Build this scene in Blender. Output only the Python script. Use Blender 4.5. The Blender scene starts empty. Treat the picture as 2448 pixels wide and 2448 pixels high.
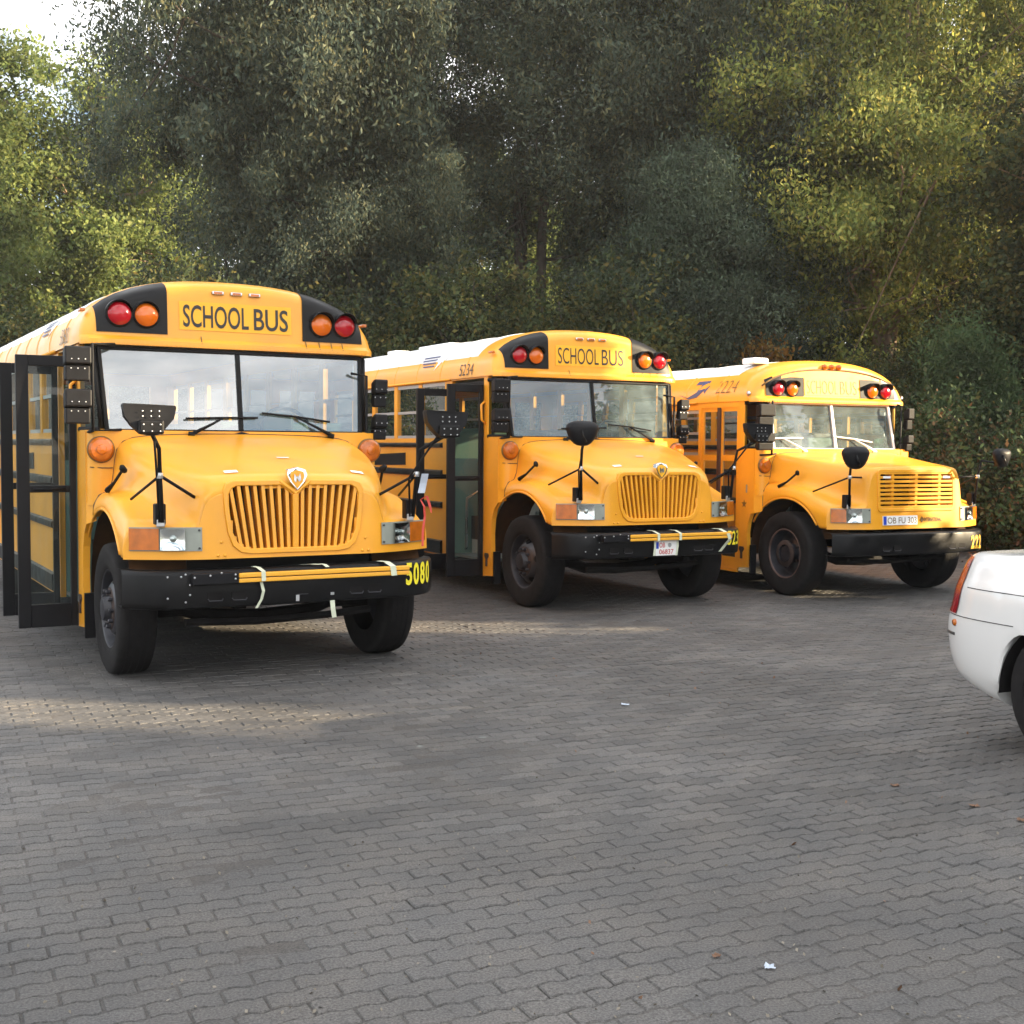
import bpy, math, random
import numpy as np
from mathutils import Vector, Matrix

scene = bpy.context.scene
COL = scene.collection
rng = np.random.default_rng(7)
random.seed(7)
R = math.radians

# ------------------------------------------------------------------ camera
CAM_H = 1.7517
cd = bpy.data.cameras.new('camera')
cam = bpy.data.objects.new('camera', cd)
COL.objects.link(cam)
pit, rol = 0.05347, 0.00706
fw = Vector((0, math.cos(pit), -math.sin(pit)))
rt = Vector((1, 0, 0))
up = rt.cross(fw)
r2 = rt * math.cos(rol) + up * math.sin(rol)
u2 = up * math.cos(rol) - rt * math.sin(rol)
m = Matrix((r2, u2, -fw)).transposed().to_4x4()
m.translation = (0, 0, CAM_H)
cam.matrix_world = m
cd.sensor_width = 36
cd.lens = 36 * 2936.8 / 2448
cd.clip_start, cd.clip_end = 0.05, 2000
scene.camera = cam

# ------------------------------------------------------------------ light
SUN_AZ = Vector((0.998, -0.05, 0)).normalized()
SUN_EL = R(15.5)
sun_dir = Vector((SUN_AZ.x * math.cos(SUN_EL), SUN_AZ.y * math.cos(SUN_EL), math.sin(SUN_EL)))
sd = bpy.data.lights.new('sun', 'SUN')
sd.energy = 5.0
sd.angle = R(0.6)
sd.color = (1.0, 0.80, 0.52)
sun = bpy.data.objects.new('sun', sd)
sun.rotation_euler = sun_dir.to_track_quat('Z', 'Y').to_euler()
COL.objects.link(sun)

world = bpy.data.worlds.new('World')
scene.world = world
world.use_nodes = True
nt = world.node_tree
nt.nodes.clear()
wo = nt.nodes.new('ShaderNodeOutputWorld')
bg = nt.nodes.new('ShaderNodeBackground')
bg.inputs['Strength'].default_value = 0.06
sky = nt.nodes.new('ShaderNodeTexSky')
sky.sky_type = 'NISHITA'
sky.sun_disc = False
sky.sun_elevation = SUN_EL
sky.sun_rotation = math.atan2(SUN_AZ.x, SUN_AZ.y)
sky.air_density, sky.dust_density, sky.ozone_density = 1.0, 0.7, 1.0
tc = nt.nodes.new('ShaderNodeTexCoord')
mp = nt.nodes.new('ShaderNodeMapping')
mp.inputs['Scale'].default_value = (1.6, 1.6, 4.2)
mp.inputs['Location'].default_value = (2.1, -0.8, 0.2)
nz = nt.nodes.new('ShaderNodeTexNoise')
nz.inputs['Scale'].default_value = 1.5
nz.inputs['Detail'].default_value = 7
nz.inputs['Roughness'].default_value = 0.58
cr = nt.nodes.new('ShaderNodeValToRGB')
cr.color_ramp.elements[0].position = 0.40
cr.color_ramp.elements[1].position = 0.56
mx = nt.nodes.new('ShaderNodeMix')
mx.data_type = 'RGBA'
mx.inputs['B'].default_value = (14.4, 14.3, 14.4, 1)
nt.links.new(tc.outputs['Generated'], mp.inputs['Vector'])
nt.links.new(mp.outputs[0], nz.inputs['Vector'])
nt.links.new(nz.outputs['Fac'], cr.inputs[0])
nt.links.new(cr.outputs[0], mx.inputs['Factor'])
nt.links.new(sky.outputs[0], mx.inputs['A'])
nt.links.new(mx.outputs['Result'], bg.inputs[0])
nt.links.new(bg.outputs[0], wo.inputs[0])

LENS_VEIL = 0.00042

vs = scene.view_settings
vs.view_transform = 'Standard'
vs.look = 'None'
vs.use_curve_mapping = False
vs.gamma = 1.0
vs.exposure = 2.0

cy = scene.cycles
cy.use_denoising = True
try:
    cy.denoiser = 'OPENIMAGEDENOISE'
except Exception:
    pass
cy.max_bounces = 7
cy.diffuse_bounces = 3
cy.glossy_bounces = 4
cy.transmission_bounces = 4
cy.transparent_max_bounces = 12
cy.caustics_reflective = cy.caustics_refractive = False
cy.sample_clamp_indirect = 6

# ------------------------------------------------------------------ materials
M = {}

def mat(name, col, rough=0.5, metal=0.0, coat=0.0, spec=0.5, var=0.0, vscale=3.0, bump=0.0, bscale=40.0, rvar=0.0):
    m = bpy.data.materials.new(name)
    m.use_nodes = True
    t = m.node_tree
    b = t.nodes['Principled BSDF']
    b.inputs['Base Color'].default_value = (*col, 1)
    b.inputs['Roughness'].default_value = rough
    b.inputs['Metallic'].default_value = metal
    b.inputs['Coat Weight'].default_value = coat
    b.inputs['Coat Roughness'].default_value = 0.16
    b.inputs['Specular IOR Level'].default_value = spec
    if var or rvar:
        c = t.nodes.new('ShaderNodeTexCoord')
        n = t.nodes.new('ShaderNodeTexNoise')
        n.inputs['Scale'].default_value = vscale
        n.inputs['Detail'].default_value = 5
        t.links.new(c.outputs['Object'], n.inputs['Vector'])
        if var:
            mr = t.nodes.new('ShaderNodeMapRange')
            mr.inputs['From Min'].default_value = 0.3
            mr.inputs['From Max'].default_value = 0.7
            mr.inputs['To Min'].default_value = 1 - var
            mr.inputs['To Max'].default_value = 1 + var
            mm = t.nodes.new('ShaderNodeMix')
            mm.data_type = 'RGBA'
            mm.blend_type = 'MULTIPLY'
            mm.inputs['Factor'].default_value = 1
            mm.inputs['A'].default_value = (*col, 1)
            t.links.new(n.outputs['Fac'], mr.inputs['Value'])
            t.links.new(mr.outputs[0], mm.inputs['B'])
            t.links.new(mm.outputs['Result'], b.inputs['Base Color'])
        if rvar:
            mr = t.nodes.new('ShaderNodeMapRange')
            mr.inputs['From Min'].default_value = 0.3
            mr.inputs['From Max'].default_value = 0.7
            mr.inputs['To Min'].default_value = max(0.02, rough - rvar)
            mr.inputs['To Max'].default_value = rough + rvar
            t.links.new(n.outputs['Fac'], mr.inputs['Value'])
            t.links.new(mr.outputs[0], b.inputs['Roughness'])
    if bump:
        c = t.nodes.new('ShaderNodeTexCoord')
        n = t.nodes.new('ShaderNodeTexNoise')
        n.inputs['Scale'].default_value = bscale
        n.inputs['Detail'].default_value = 4
        bp = t.nodes.new('ShaderNodeBump')
        bp.inputs['Strength'].default_value = bump
        bp.inputs['Distance'].default_value = 0.01
        t.links.new(c.outputs['Object'], n.inputs['Vector'])
        t.links.new(n.outputs['Fac'], bp.inputs['Height'])
        t.links.new(bp.outputs[0], b.inputs['Normal'])
    M[name] = m
    return m


def glass(name, tint, ior, rough=0.0, film=0.0):
    m = bpy.data.materials.new(name)
    m.use_nodes = True
    t = m.node_tree
    t.nodes.clear()
    o = t.nodes.new('ShaderNodeOutputMaterial')
    tr = t.nodes.new('ShaderNodeBsdfTransparent')
    tr.inputs[0].default_value = (*tint, 1)
    gl = t.nodes.new('ShaderNodeBsdfGlossy')
    gl.inputs['Roughness'].default_value = rough
    fr = t.nodes.new('ShaderNodeFresnel')
    fr.inputs[0].default_value = ior
    ms = t.nodes.new('ShaderNodeMixShader')
    t.links.new(fr.outputs[0], ms.inputs[0])
    t.links.new(tr.outputs[0], ms.inputs[1])
    t.links.new(gl.outputs[0], ms.inputs[2])
    last = ms
    if film:                       # dust film, tinted cyan to imitate sky sheen on the pane
        df = t.nodes.new('ShaderNodeBsdfDiffuse')
        df.inputs[0].default_value = (0.50, 0.64, 0.66, 1)
        n = t.nodes.new('ShaderNodeTexNoise')
        n.inputs['Scale'].default_value = 6
        n.inputs['Detail'].default_value = 6
        c = t.nodes.new('ShaderNodeTexCoord')
        t.links.new(c.outputs['Object'], n.inputs['Vector'])
        mu = t.nodes.new('ShaderNodeMath')
        mu.operation = 'MULTIPLY'
        mu.inputs[1].default_value = film * 2
        t.links.new(n.outputs['Fac'], mu.inputs[0])
        m2 = t.nodes.new('ShaderNodeMixShader')
        t.links.new(mu.outputs[0], m2.inputs[0])
        t.links.new(ms.outputs[0], m2.inputs[1])
        t.links.new(df.outputs[0], m2.inputs[2])
        last = m2
    t.links.new(last.outputs[0], o.inputs[0])
    M[name] = m
    return m


YEL = (0.80, 0.35, 0.020)
mat('bus_yellow', YEL, 0.40, coat=0.22, spec=0.42, var=0.10, vscale=2.3, rvar=0.10)
mat('sign_yellow', (0.85, 0.43, 0.012), 0.5, var=0.04)
mat('arm_yellow', (0.82, 0.40, 0.03), 0.4)
mat('white_paint', (0.78, 0.79, 0.80), 0.4, coat=0.2, var=0.06, vscale=2)
mat('car_white', (0.66, 0.65, 0.63), 0.22, coat=0.8, var=0.02)
mat('black_rubber', (0.005, 0.005, 0.006), 0.6, spec=.18, var=0.3, vscale=8)
mat('black_paint', (0.0045, 0.0045, 0.005), 0.42, spec=.2, var=0.3, vscale=6, rvar=0.1)
mat('black_satin', (0.0055, 0.0055, 0.007), 0.48, spec=.2, var=0.2, vscale=9)
mat('grey_panel', (0.13, 0.15, 0.15), 0.45)
mat('pale_grey', (0.26, 0.28, 0.24), 0.5, var=0.1, vscale=9)
mat('tyre', (0.011, 0.010, 0.010), 0.85, spec=.2, var=0.35, vscale=14, bump=0.2, bscale=60)
mat('rim_steel', (0.028, 0.028, 0.034), 0.42, metal=0.2, var=0.4, vscale=9)
mat('rust', (0.030, 0.017, 0.013), 0.85, var=0.4, vscale=20)
mat('chassis', (0.009, 0.008, 0.008), 0.8, var=0.4, vscale=6, spec=.2)
mat('arch_shade', (0.055, 0.024, 0.008), 0.8, var=0.5, vscale=5, spec=.2)  # dark brown imitates shade on the yellow inside of the wheel arch
mat('rim_worn', (0.10, 0.06, 0.05), 0.6, var=0.4, vscale=12)
mat('steel', (0.55, 0.56, 0.58), 0.3, metal=0.9, rvar=0.1, vscale=8)
mat('alloy', (0.42, 0.42, 0.42), 0.45, metal=0.5)
mat('chrome', (0.8, 0.8, 0.82), 0.12, metal=1.0)
mat('red_lens', (0.36, 0.004, 0.012), 0.15, coat=0.3)
mat('amber_lens', (0.62, 0.13, 0.004), 0.15, coat=0.3)
mat('turn_lens', (0.46, 0.115, 0.004), 0.2, coat=0.25, var=0.25, vscale=14)
mat('lamp_glass', (0.34, 0.38, 0.37), 0.14, metal=0.7, coat=0.7, var=0.25, vscale=7)
mat('interior_green', (0.10, 0.19, 0.17), 0.6, var=0.1)
mat('interior_panel', (0.30, 0.36, 0.36), 0.55)
mat('seat_vinyl', (0.035, 0.075, 0.055), 0.5)
mat('seat_brown', (0.06, 0.03, 0.022), 0.5)
mat('lettering_black', (0.015, 0.013, 0.012), 0.5)
mat('lettering_faded', (0.17, 0.09, 0.02), 0.6, var=0.3, vscale=30)
mat('lettering_worn', (0.06, 0.035, 0.012), 0.6, var=0.3, vscale=30)
mat('number_yellow', (0.85, 0.72, 0.03), 0.5)
mat('number_gold', (0.85, 0.48, 0.03), 0.5)
mat('lettering_red', (0.5, 0.05, 0.05), 0.5)
mat('plate_white', (0.8, 0.8, 0.78), 0.4)
mat('plate_blue', (0.02, 0.06, 0.45), 0.4)
mat('tape', (0.62, 0.66, 0.50), 0.6, var=0.1, vscale=12)
mat('sticker_white', (0.86, 0.86, 0.84), 0.4)
mat('emblem_blue', (0.06, 0.07, 0.16), 0.5)
mat('paper', (0.42, 0.47, 0.54), 0.7, var=0.08, vscale=10)
mat('grit', (0.16, 0.14, 0.11), 0.8, var=0.5, vscale=3)
mat('ribbon_red', (0.55, 0.05, 0.03), 0.5)
mat('tail_red', (0.28, 0.006, 0.014), 0.15, coat=0.8, var=0.15)
mat('car_glass', (0.02, 0.025, 0.03), 0.05, coat=1.0)
mat('trim_dark', (0.03, 0.03, 0.03), 0.5)
mat('seam', (0.05, 0.05, 0.05), 0.8)
mat('leaf_dry', (0.15, 0.08, 0.045), 0.7, var=0.2, vscale=20)
mat('bark_dark', (0.055, 0.042, 0.032), 0.9, var=0.35, vscale=5, bump=0.6, bscale=12)
mat('bark_pale', (0.19, 0.13, 0.085), 0.9, var=0.3, vscale=5, bump=0.6, bscale=12)
glass('windshield_glass', (0.66, 0.82, 0.82), 3.4, film=0.10)
glass('windshield_glass_clear', (0.72, 0.86, 0.86), 2.3, film=0.13)
glass('lens_clear', (0.86, 0.9, 0.88), 1.5)
glass('corner_glass', (0.40, 0.46, 0.44), 1.08)
glass('side_glass', (0.78, 0.84, 0.82), 1.45, film=0.02)


def leaf_mat(name, cols, trans=0.35, rough=0.65, spec=0.2):
    m = bpy.data.materials.new(name)
    m.use_nodes = True
    t = m.node_tree
    b = t.nodes['Principled BSDF']
    b.inputs['Roughness'].default_value = rough
    b.inputs['Specular IOR Level'].default_value = spec
    g = t.nodes.new('ShaderNodeNewGeometry')
    r = t.nodes.new('ShaderNodeValToRGB')
    e = r.color_ramp.elements
    n = len(cols)
    e[0].position, e[0].color = 0, (*cols[0], 1)
    e[1].position, e[1].color = 1, (*cols[-1], 1)
    for i in range(1, n - 1):
        k = e.new(i / (n - 1))
        k.color = (*cols[i], 1)
    t.links.new(g.outputs['Random Per Island'], r.inputs[0])
    tcx = t.nodes.new('ShaderNodeTexCoord')
    nzx = t.nodes.new('ShaderNodeTexNoise')
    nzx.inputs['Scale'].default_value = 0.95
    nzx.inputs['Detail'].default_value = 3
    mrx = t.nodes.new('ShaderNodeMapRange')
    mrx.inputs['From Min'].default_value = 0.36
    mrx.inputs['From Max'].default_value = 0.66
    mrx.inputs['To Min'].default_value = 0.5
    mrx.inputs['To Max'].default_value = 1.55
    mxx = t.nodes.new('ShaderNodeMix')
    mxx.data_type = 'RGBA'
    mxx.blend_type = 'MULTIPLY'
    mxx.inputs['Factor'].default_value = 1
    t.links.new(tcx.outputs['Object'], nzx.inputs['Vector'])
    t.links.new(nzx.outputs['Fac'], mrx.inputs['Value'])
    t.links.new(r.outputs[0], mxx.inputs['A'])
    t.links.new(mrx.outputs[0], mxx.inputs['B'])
    t.links.new(mxx.outputs['Result'], b.inputs['Base Color'])
    tl = t.nodes.new('ShaderNodeBsdfTranslucent')
    hs = t.nodes.new('ShaderNodeHueSaturation')
    hs.inputs['Value'].default_value = 1.25
    t.links.new(mxx.outputs['Result'], hs.inputs['Color'])
    t.links.new(hs.outputs[0], tl.inputs[0])
    ms = t.nodes.new('ShaderNodeMixShader')
    ms.inputs[0].default_value = trans
    t.links.new(b.outputs[0], ms.inputs[1])
    t.links.new(tl.outputs[0], ms.inputs[2])
    t.links.new(ms.outputs[0], t.nodes['Material Output'].inputs[0])
    M[name] = m


leaf_mat('leaf_willow', [(0.042, 0.062, 0.046), (0.066, 0.088, 0.062), (0.09, 0.108, 0.072), (0.14, 0.13, 0.06)])  # lightened and bluish to imitate lens veil over the dark trees
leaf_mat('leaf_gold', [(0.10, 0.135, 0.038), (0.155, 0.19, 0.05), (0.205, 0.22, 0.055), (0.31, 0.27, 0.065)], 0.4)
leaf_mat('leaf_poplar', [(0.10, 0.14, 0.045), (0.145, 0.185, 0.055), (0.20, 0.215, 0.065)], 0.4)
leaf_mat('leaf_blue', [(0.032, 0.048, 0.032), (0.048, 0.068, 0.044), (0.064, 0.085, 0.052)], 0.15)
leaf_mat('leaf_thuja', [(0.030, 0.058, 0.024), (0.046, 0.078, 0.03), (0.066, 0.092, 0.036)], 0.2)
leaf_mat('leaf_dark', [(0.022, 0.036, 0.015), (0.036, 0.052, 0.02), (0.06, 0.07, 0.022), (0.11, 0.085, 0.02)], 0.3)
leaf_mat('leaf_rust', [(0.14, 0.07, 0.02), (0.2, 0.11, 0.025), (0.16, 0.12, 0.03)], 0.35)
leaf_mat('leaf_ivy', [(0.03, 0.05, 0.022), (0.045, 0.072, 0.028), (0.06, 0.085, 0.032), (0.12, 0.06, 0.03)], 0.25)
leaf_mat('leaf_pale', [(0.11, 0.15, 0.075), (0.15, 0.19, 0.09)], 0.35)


def stone_mat(name, base, sand=False):
    m = bpy.data.materials.new(name)
    m.use_nodes = True
    t = m.node_tree
    b = t.nodes['Principled BSDF']
    b.inputs['Roughness'].default_value = 0.74
    b.inputs['Specular IOR Level'].default_value = 0.5
    c = t.nodes.new('ShaderNodeNewGeometry')
    n1 = t.nodes.new('ShaderNodeTexNoise')       # coarse aggregate
    n1.inputs['Scale'].default_value = 115
    n1.inputs['Detail'].default_value = 3
    n1.inputs['Roughness'].default_value = 0.7
    n2 = t.nodes.new('ShaderNodeTexNoise')       # dusty and dark patches of the yard
    n2.inputs['Scale'].default_value = 0.42
    n2.inputs['Detail'].default_value = 6
    n3 = t.nodes.new('ShaderNodeTexNoise')
    n3.inputs['Scale'].default_value = 2.6
    n3.inputs['Detail'].default_value = 5
    for n in (n1, n2, n3):
        t.links.new(c.outputs['Position'], n.inputs['Vector'])

    def rng_(node, a, bb, lo=0.3, hi=0.7):
        mr = t.nodes.new('ShaderNodeMapRange')
        mr.inputs['From Min'].default_value = lo
        mr.inputs['From Max'].default_value = hi
        mr.inputs['To Min'].default_value = a
        mr.inputs['To Max'].default_value = bb
        t.links.new(node, mr.inputs['Value'])
        return mr.outputs[0]

    def mul(a, bb):
        k = t.nodes.new('ShaderNodeMath')
        k.operation = 'MULTIPLY'
        t.links.new(a, k.inputs[0])
        t.links.new(bb, k.inputs[1])
        return k.outputs[0]
    v = mul(rng_(n1.outputs['Fac'], 0.40, 1.68), rng_(n2.outputs['Fac'], 0.72, 1.5))
    v = mul(v, rng_(n3.outputs['Fac'], 0.88, 1.12))
    if not sand:
        if name == 'paving_stone':
            v = mul(v, rng_(c.outputs['Random Per Island'], 0.80, 1.2, 0, 1))
    cx = t.nodes.new('ShaderNodeMix')
    cx.data_type = 'RGBA'
    cx.inputs['A'].default_value = (*base, 1)
    cx.inputs['B'].default_value = (base[0] * 1.08, base[1] * 1.02, base[2] * 0.95, 1)
    t.links.new(rng_(n3.outputs['Fac'], 0, 1), cx.inputs['Factor'])
    mm = t.nodes.new('ShaderNodeMix')
    mm.data_type = 'RGBA'
    mm.blend_type = 'MULTIPLY'
    mm.inputs['Factor'].default_value = 1
    t.links.new(cx.outputs['Result'], mm.inputs['A'])
    t.links.new(v, mm.inputs['B'])
    # a few pale lichen / chewing-gum spots
    if not sand:
        vo = t.nodes.new('ShaderNodeTexNoise')
        vo.inputs['Scale'].default_value = 4.3
        vo.inputs['Detail'].default_value = 1.5
        t.links.new(c.outputs['Position'], vo.inputs['Vector'])
        sp = t.nodes.new('ShaderNodeMix')
        sp.data_type = 'RGBA'
        sp.inputs['B'].default_value = (0.15, 0.165, 0.155, 1)
        t.links.new(rng_(vo.outputs['Fac'], 0, 0.85, 0.765, 0.79), sp.inputs['Factor'])
        t.links.new(mm.outputs['Result'], sp.inputs['A'])
        t.links.new(sp.outputs['Result'], b.inputs['Base Color'])
    else:
        t.links.new(mm.outputs['Result'], b.inputs['Base Color'])
    bp = t.nodes.new('ShaderNodeBump')
    bp.inputs['Strength'].default_value = 0.45
    bp.inputs['Distance'].default_value = 0.006
    t.links.new(n1.outputs['Fac'], bp.inputs['Height'])
    t.links.new(bp.outputs[0], b.inputs['Normal'])
    M[name] = m


STONE = (0.065, 0.0635, 0.062)
stone_mat('paving_stone', STONE)
stone_mat('joint_sand', (0.050, 0.047, 0.044), sand=True)
stone_mat('bank_soil', (0.055, 0.040, 0.028), sand=True)

# ------------------------------------------------------------------ mesh helpers


def link(name, me, mt, parent=None, smooth=False):
    if mt is not None and not me.materials:
        me.materials.append(M[mt] if isinstance(mt, str) else mt)
    o = bpy.data.objects.new(name, me)
    COL.objects.link(o)
    if parent is not None:
        o.parent = parent
    return o


def tag(o, label=None, cat=None, group=None, kind=None):
    if label:
        o['label'] = label
    if cat:
        o['category'] = cat
    if group:
        o['group'] = group
    if kind:
        o['kind'] = kind
    return o


def empty(name, loc=(0, 0, 0), rz=0.0):
    o = bpy.data.objects.new(name, None)
    o.empty_display_size = 0.3
    COL.objects.link(o)
    o.location = loc
    o.rotation_euler = (0, 0, rz)
    return o


class MB:
    def __init__(s):
        s.v, s.f = [], []

    def add(s, vs, fs):
        k = len(s.v)
        s.v += [tuple(map(float, p)) for p in vs]
        s.f += [tuple(i + k for i in f) for f in fs]
        return s

    def box(s, x0, x1, y0, y1, z0, z1):
        return s.add([(x0, y0, z0), (x1, y0, z0), (x1, y1, z0), (x0, y1, z0), (x0, y0, z1), (x1, y0, z1), (x1, y1, z1), (x0, y1, z1)],
                     [(0, 3, 2, 1), (4, 5, 6, 7), (0, 1, 5, 4), (1, 2, 6, 5), (2, 3, 7, 6), (3, 0, 4, 7)])

    def tube(s, pts, r, n=8, cap=True):
        pts = [Vector(p) for p in pts]
        rs = r if hasattr(r, '__len__') else [r] * len(pts)
        vs, fs = [], []
        up = Vector((0, 0, 1))
        pu = None
        for i, p in enumerate(pts):
            t = (pts[min(i + 1, len(pts) - 1)] - pts[max(i - 1, 0)]).normalized()
            if pu is None:
                a = t.cross(up)
                if a.length < 1e-3:
                    a = t.cross(Vector((1, 0, 0)))
            else:
                a = pu - t * pu.dot(t)
            a.normalize()
            pu = a
            b = t.cross(a)
            for k in range(n):
                th = 2 * math.pi * k / n
                vs.append(p + (a * math.cos(th) + b * math.sin(th)) * rs[i])
        for i in range(len(pts) - 1):
            for k in range(n):
                k2 = (k + 1) % n
                fs.append((i * n + k, i * n + k2, (i + 1) * n + k2, (i + 1) * n + k))
        if cap:
            fs.append(tuple(range(n))[::-1])
            fs.append(tuple((len(pts) - 1) * n + k for k in range(n)))
        return s.add(vs, fs)

    def lathe(s, prof, n, o, ax, u, cap=False):
        """prof (r, h): h along ax"""
        o, ax, u = Vector(o), Vector(ax).normalized(), Vector(u).normalized()
        w = ax.cross(u)
        vs, fs = [], []
        for r, h in prof:
            for k in range(n):
                th = 2 * math.pi * k / n
                vs.append(o + ax * h + (u * math.cos(th) + w * math.sin(th)) * r)
        for i in range(len(prof) - 1):
            for k in range(n):
                k2 = (k + 1) % n
                fs.append((i * n + k, i * n + k2, (i + 1) * n + k2, (i + 1) * n + k))
        if cap:
            fs.append(tuple((len(prof) - 1) * n + k for k in range(n)))
        return s.add(vs, fs)

    def grid(s, rows, closed=False, skip=None):
        nr, nc = len(rows), len(rows[0])
        vs = [p for r in rows for p in r]
        fs = []
        for i in range(nr - 1):
            for j in range(nc if closed else nc - 1):
                j2 = (j + 1) % nc
                q = (i * nc + j, i * nc + j2, (i + 1) * nc + j2, (i + 1) * nc + j)
                if skip and skip(*[vs[t] for t in q]):
                    continue
                fs.append(q)
        return s.add(vs, fs)

    def prism(s, poly, f0, f1):
        """poly 2d points; f0/f1 map (a,b)->xyz for the two caps"""
        n = len(poly)
        vs = [f0(*p) for p in poly] + [f1(*p) for p in poly]
        fs = [tuple(range(n))[::-1], tuple(range(n, 2 * n))]
        fs += [(i, (i + 1) % n, n + (i + 1) % n, n + i) for i in range(n)]
        return s.add(vs, fs)

    def ring(s, outer, inner, f0, f1):
        """frame between two equal-length outlines, f0 front, f1 back"""
        n = len(outer)
        vs = [f0(*p) for p in outer] + [f0(*p) for p in inner] + [f1(*p) for p in outer] + [f1(*p) for p in inner]
        fs = []
        for i in range(n):
            j = (i + 1) % n
            fs += [(i, j, n + j, n + i), (2 * n + j, 2 * n + i, 3 * n + i, 3 * n + j), (j, i, 2 * n + i, 2 * n + j), (n + i, n + j, 3 * n + j, 3 * n + i)]
        return s.add(vs, fs)

    def build(s, name, mt, parent=None, smooth=False, bevel=0.0, label=None, kind=None, merge=False, auto=None):
        me = bpy.data.meshes.new(name)
        me.from_pydata(s.v, [], s.f)
        me.validate(clean_customdata=False)
        if merge:
            import bmesh
            bm = bmesh.new()
            bm.from_mesh(me)
            bmesh.ops.remove_doubles(bm, verts=bm.verts, dist=0.0004)
            bmesh.ops.recalc_face_normals(bm, faces=bm.faces)
            bm.to_mesh(me)
            bm.free()
        if smooth or auto:
            me.polygons.foreach_set('use_smooth', [True] * len(me.polygons))
            if auto:
                try:
                    me.set_sharp_from_angle(angle=R(auto))
                except Exception:
                    pass
        o = link(name, me, mt, parent)
        if bevel:
            b = o.modifiers.new('bevel', 'BEVEL')
            b.width = bevel
            b.segments = 2
            b.limit_method = 'ANGLE'
        if label:
            o['label'] = label
        if kind:
            o['kind'] = kind
        return o


def chaikin(p, n, closed=False):
    p = [np.array(q, float) for q in p]
    for _ in range(n):
        q = [] if closed else [p[0]]
        m_ = len(p)
        for i in range(m_ if closed else m_ - 1):
            a, b = p[i], p[(i + 1) % m_]
            q += [a * .75 + b * .25, a * .25 + b * .75]
        if not closed:
            q.append(p[-1])
        p = q
    return p


def resample(p, n):
    p = np.array(p)
    d = np.r_[0, np.cumsum(np.linalg.norm(np.diff(p, axis=0), axis=1))]
    s = np.linspace(0, d[-1], n)
    return np.stack([np.interp(s, d, p[:, k]) for k in range(p.shape[1])], 1)


_text_cache = {}


def text_geo(s, bold):
    key = (s, bold)
    if key not in _text_cache:
        cu = bpy.data.curves.new('lettering', 'FONT')
        cu.body = s
        cu.size = 1
        cu.offset = bold
        cu.resolution_u = 4
        o = bpy.data.objects.new('lettering', cu)
        COL.objects.link(o)
        dg = bpy.context.evaluated_depsgraph_get()
        dg.update()
        me = bpy.data.meshes.new_from_object(o.evaluated_get(dg))
        v = np.array([p.co[:2] for p in me.vertices])
        f = [tuple(p.vertices) for p in me.polygons]
        lo, hi = v.min(0), v.max(0)
        v = (v - lo) / (hi - lo)
        bpy.data.objects.remove(o)
        _text_cache[key] = (v, f)
    return _text_cache[key]


def lettering(s, fn, mt, parent, bold=0.0, name='lettering'):
    """flat print: fn maps unit (u, v) to xyz"""
    v, f = text_geo(s, bold)
    return MB().add([fn(*p) for p in v], f).build(name, mt, parent)


# ------------------------------------------------------------------ buses
PA = dict(noseB=.93, xs=1.19, nose_end=.28, nose0=.03, lean=.04, xh0=.70, xh1=1.04, zf=[(0, 1.175), (.2, 1.25), (.42, 1.34), (.62, 1.372), (.8, 1.378), (1, 1.37)],
          zt=[(0, 1.50), (.15, 1.555), (.4, 1.64), (.7, 1.745), (1, 1.83)], rnd=.07, rl=.16,
          arch=(.99, .60, .72, .655), boxy=0, cowl=1.335, wz0=1.868, wz1=2.497, wx0=1.055, wx1=1.092, wy=1.385, wc=-.03, wl=.095,
          cz=2.548, peak=3.125, chw=1.243, cy=1.455, clean=.03, dz=0, hl=(1.0, 1.152), ts=(1.13, 1.335, 1.705, .095), bz=(.585, .86), bend=.25, kind='A')
PB = dict(PA, noseB=.832, xs=1.16, nose_end=.225, nose0=.0, lean=.05, xh0=.715, xh1=1.06, zf=[(0, 1.09), (.2, 1.16), (.42, 1.26), (.62, 1.31), (.8, 1.325), (1, 1.32)],
          zt=[(0, 1.545), (.12, 1.565), (.4, 1.60), (.7, 1.65), (1, 1.705)], rnd=.035, rl=.07,
          arch=(.96, .52, .69, .64), boxy=1, cowl=1.37, wz0=1.755, wz1=2.30, wx0=.955, wx1=.93, wy=1.43, wc=.0, wl=.12,
          cz=2.33, peak=2.875, chw=1.235, cy=1.50, clean=.05, dz=-.215, hl=(.915, 1.065), ts=(1.148, 1.377, 1.538, .085), bz=(.53, .795), bend=.20, kind='B')


def yfront(P, x):
    a = max(0.0, (abs(x) - .6) / .59)
    return P['nose0'] + (P['nose_end'] - P['nose0']) * a ** 1.6


def ynose(P, x, z):
    return yfront(P, x) + P['lean'] * (z - P['noseB'])


def ybump(P, x):
    a = max(0.0, (abs(x) - .70) / .50)
    return -.06 + .03 * min(1, (x / .7) ** 2) + P['bend'] * a ** 3.4


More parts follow.
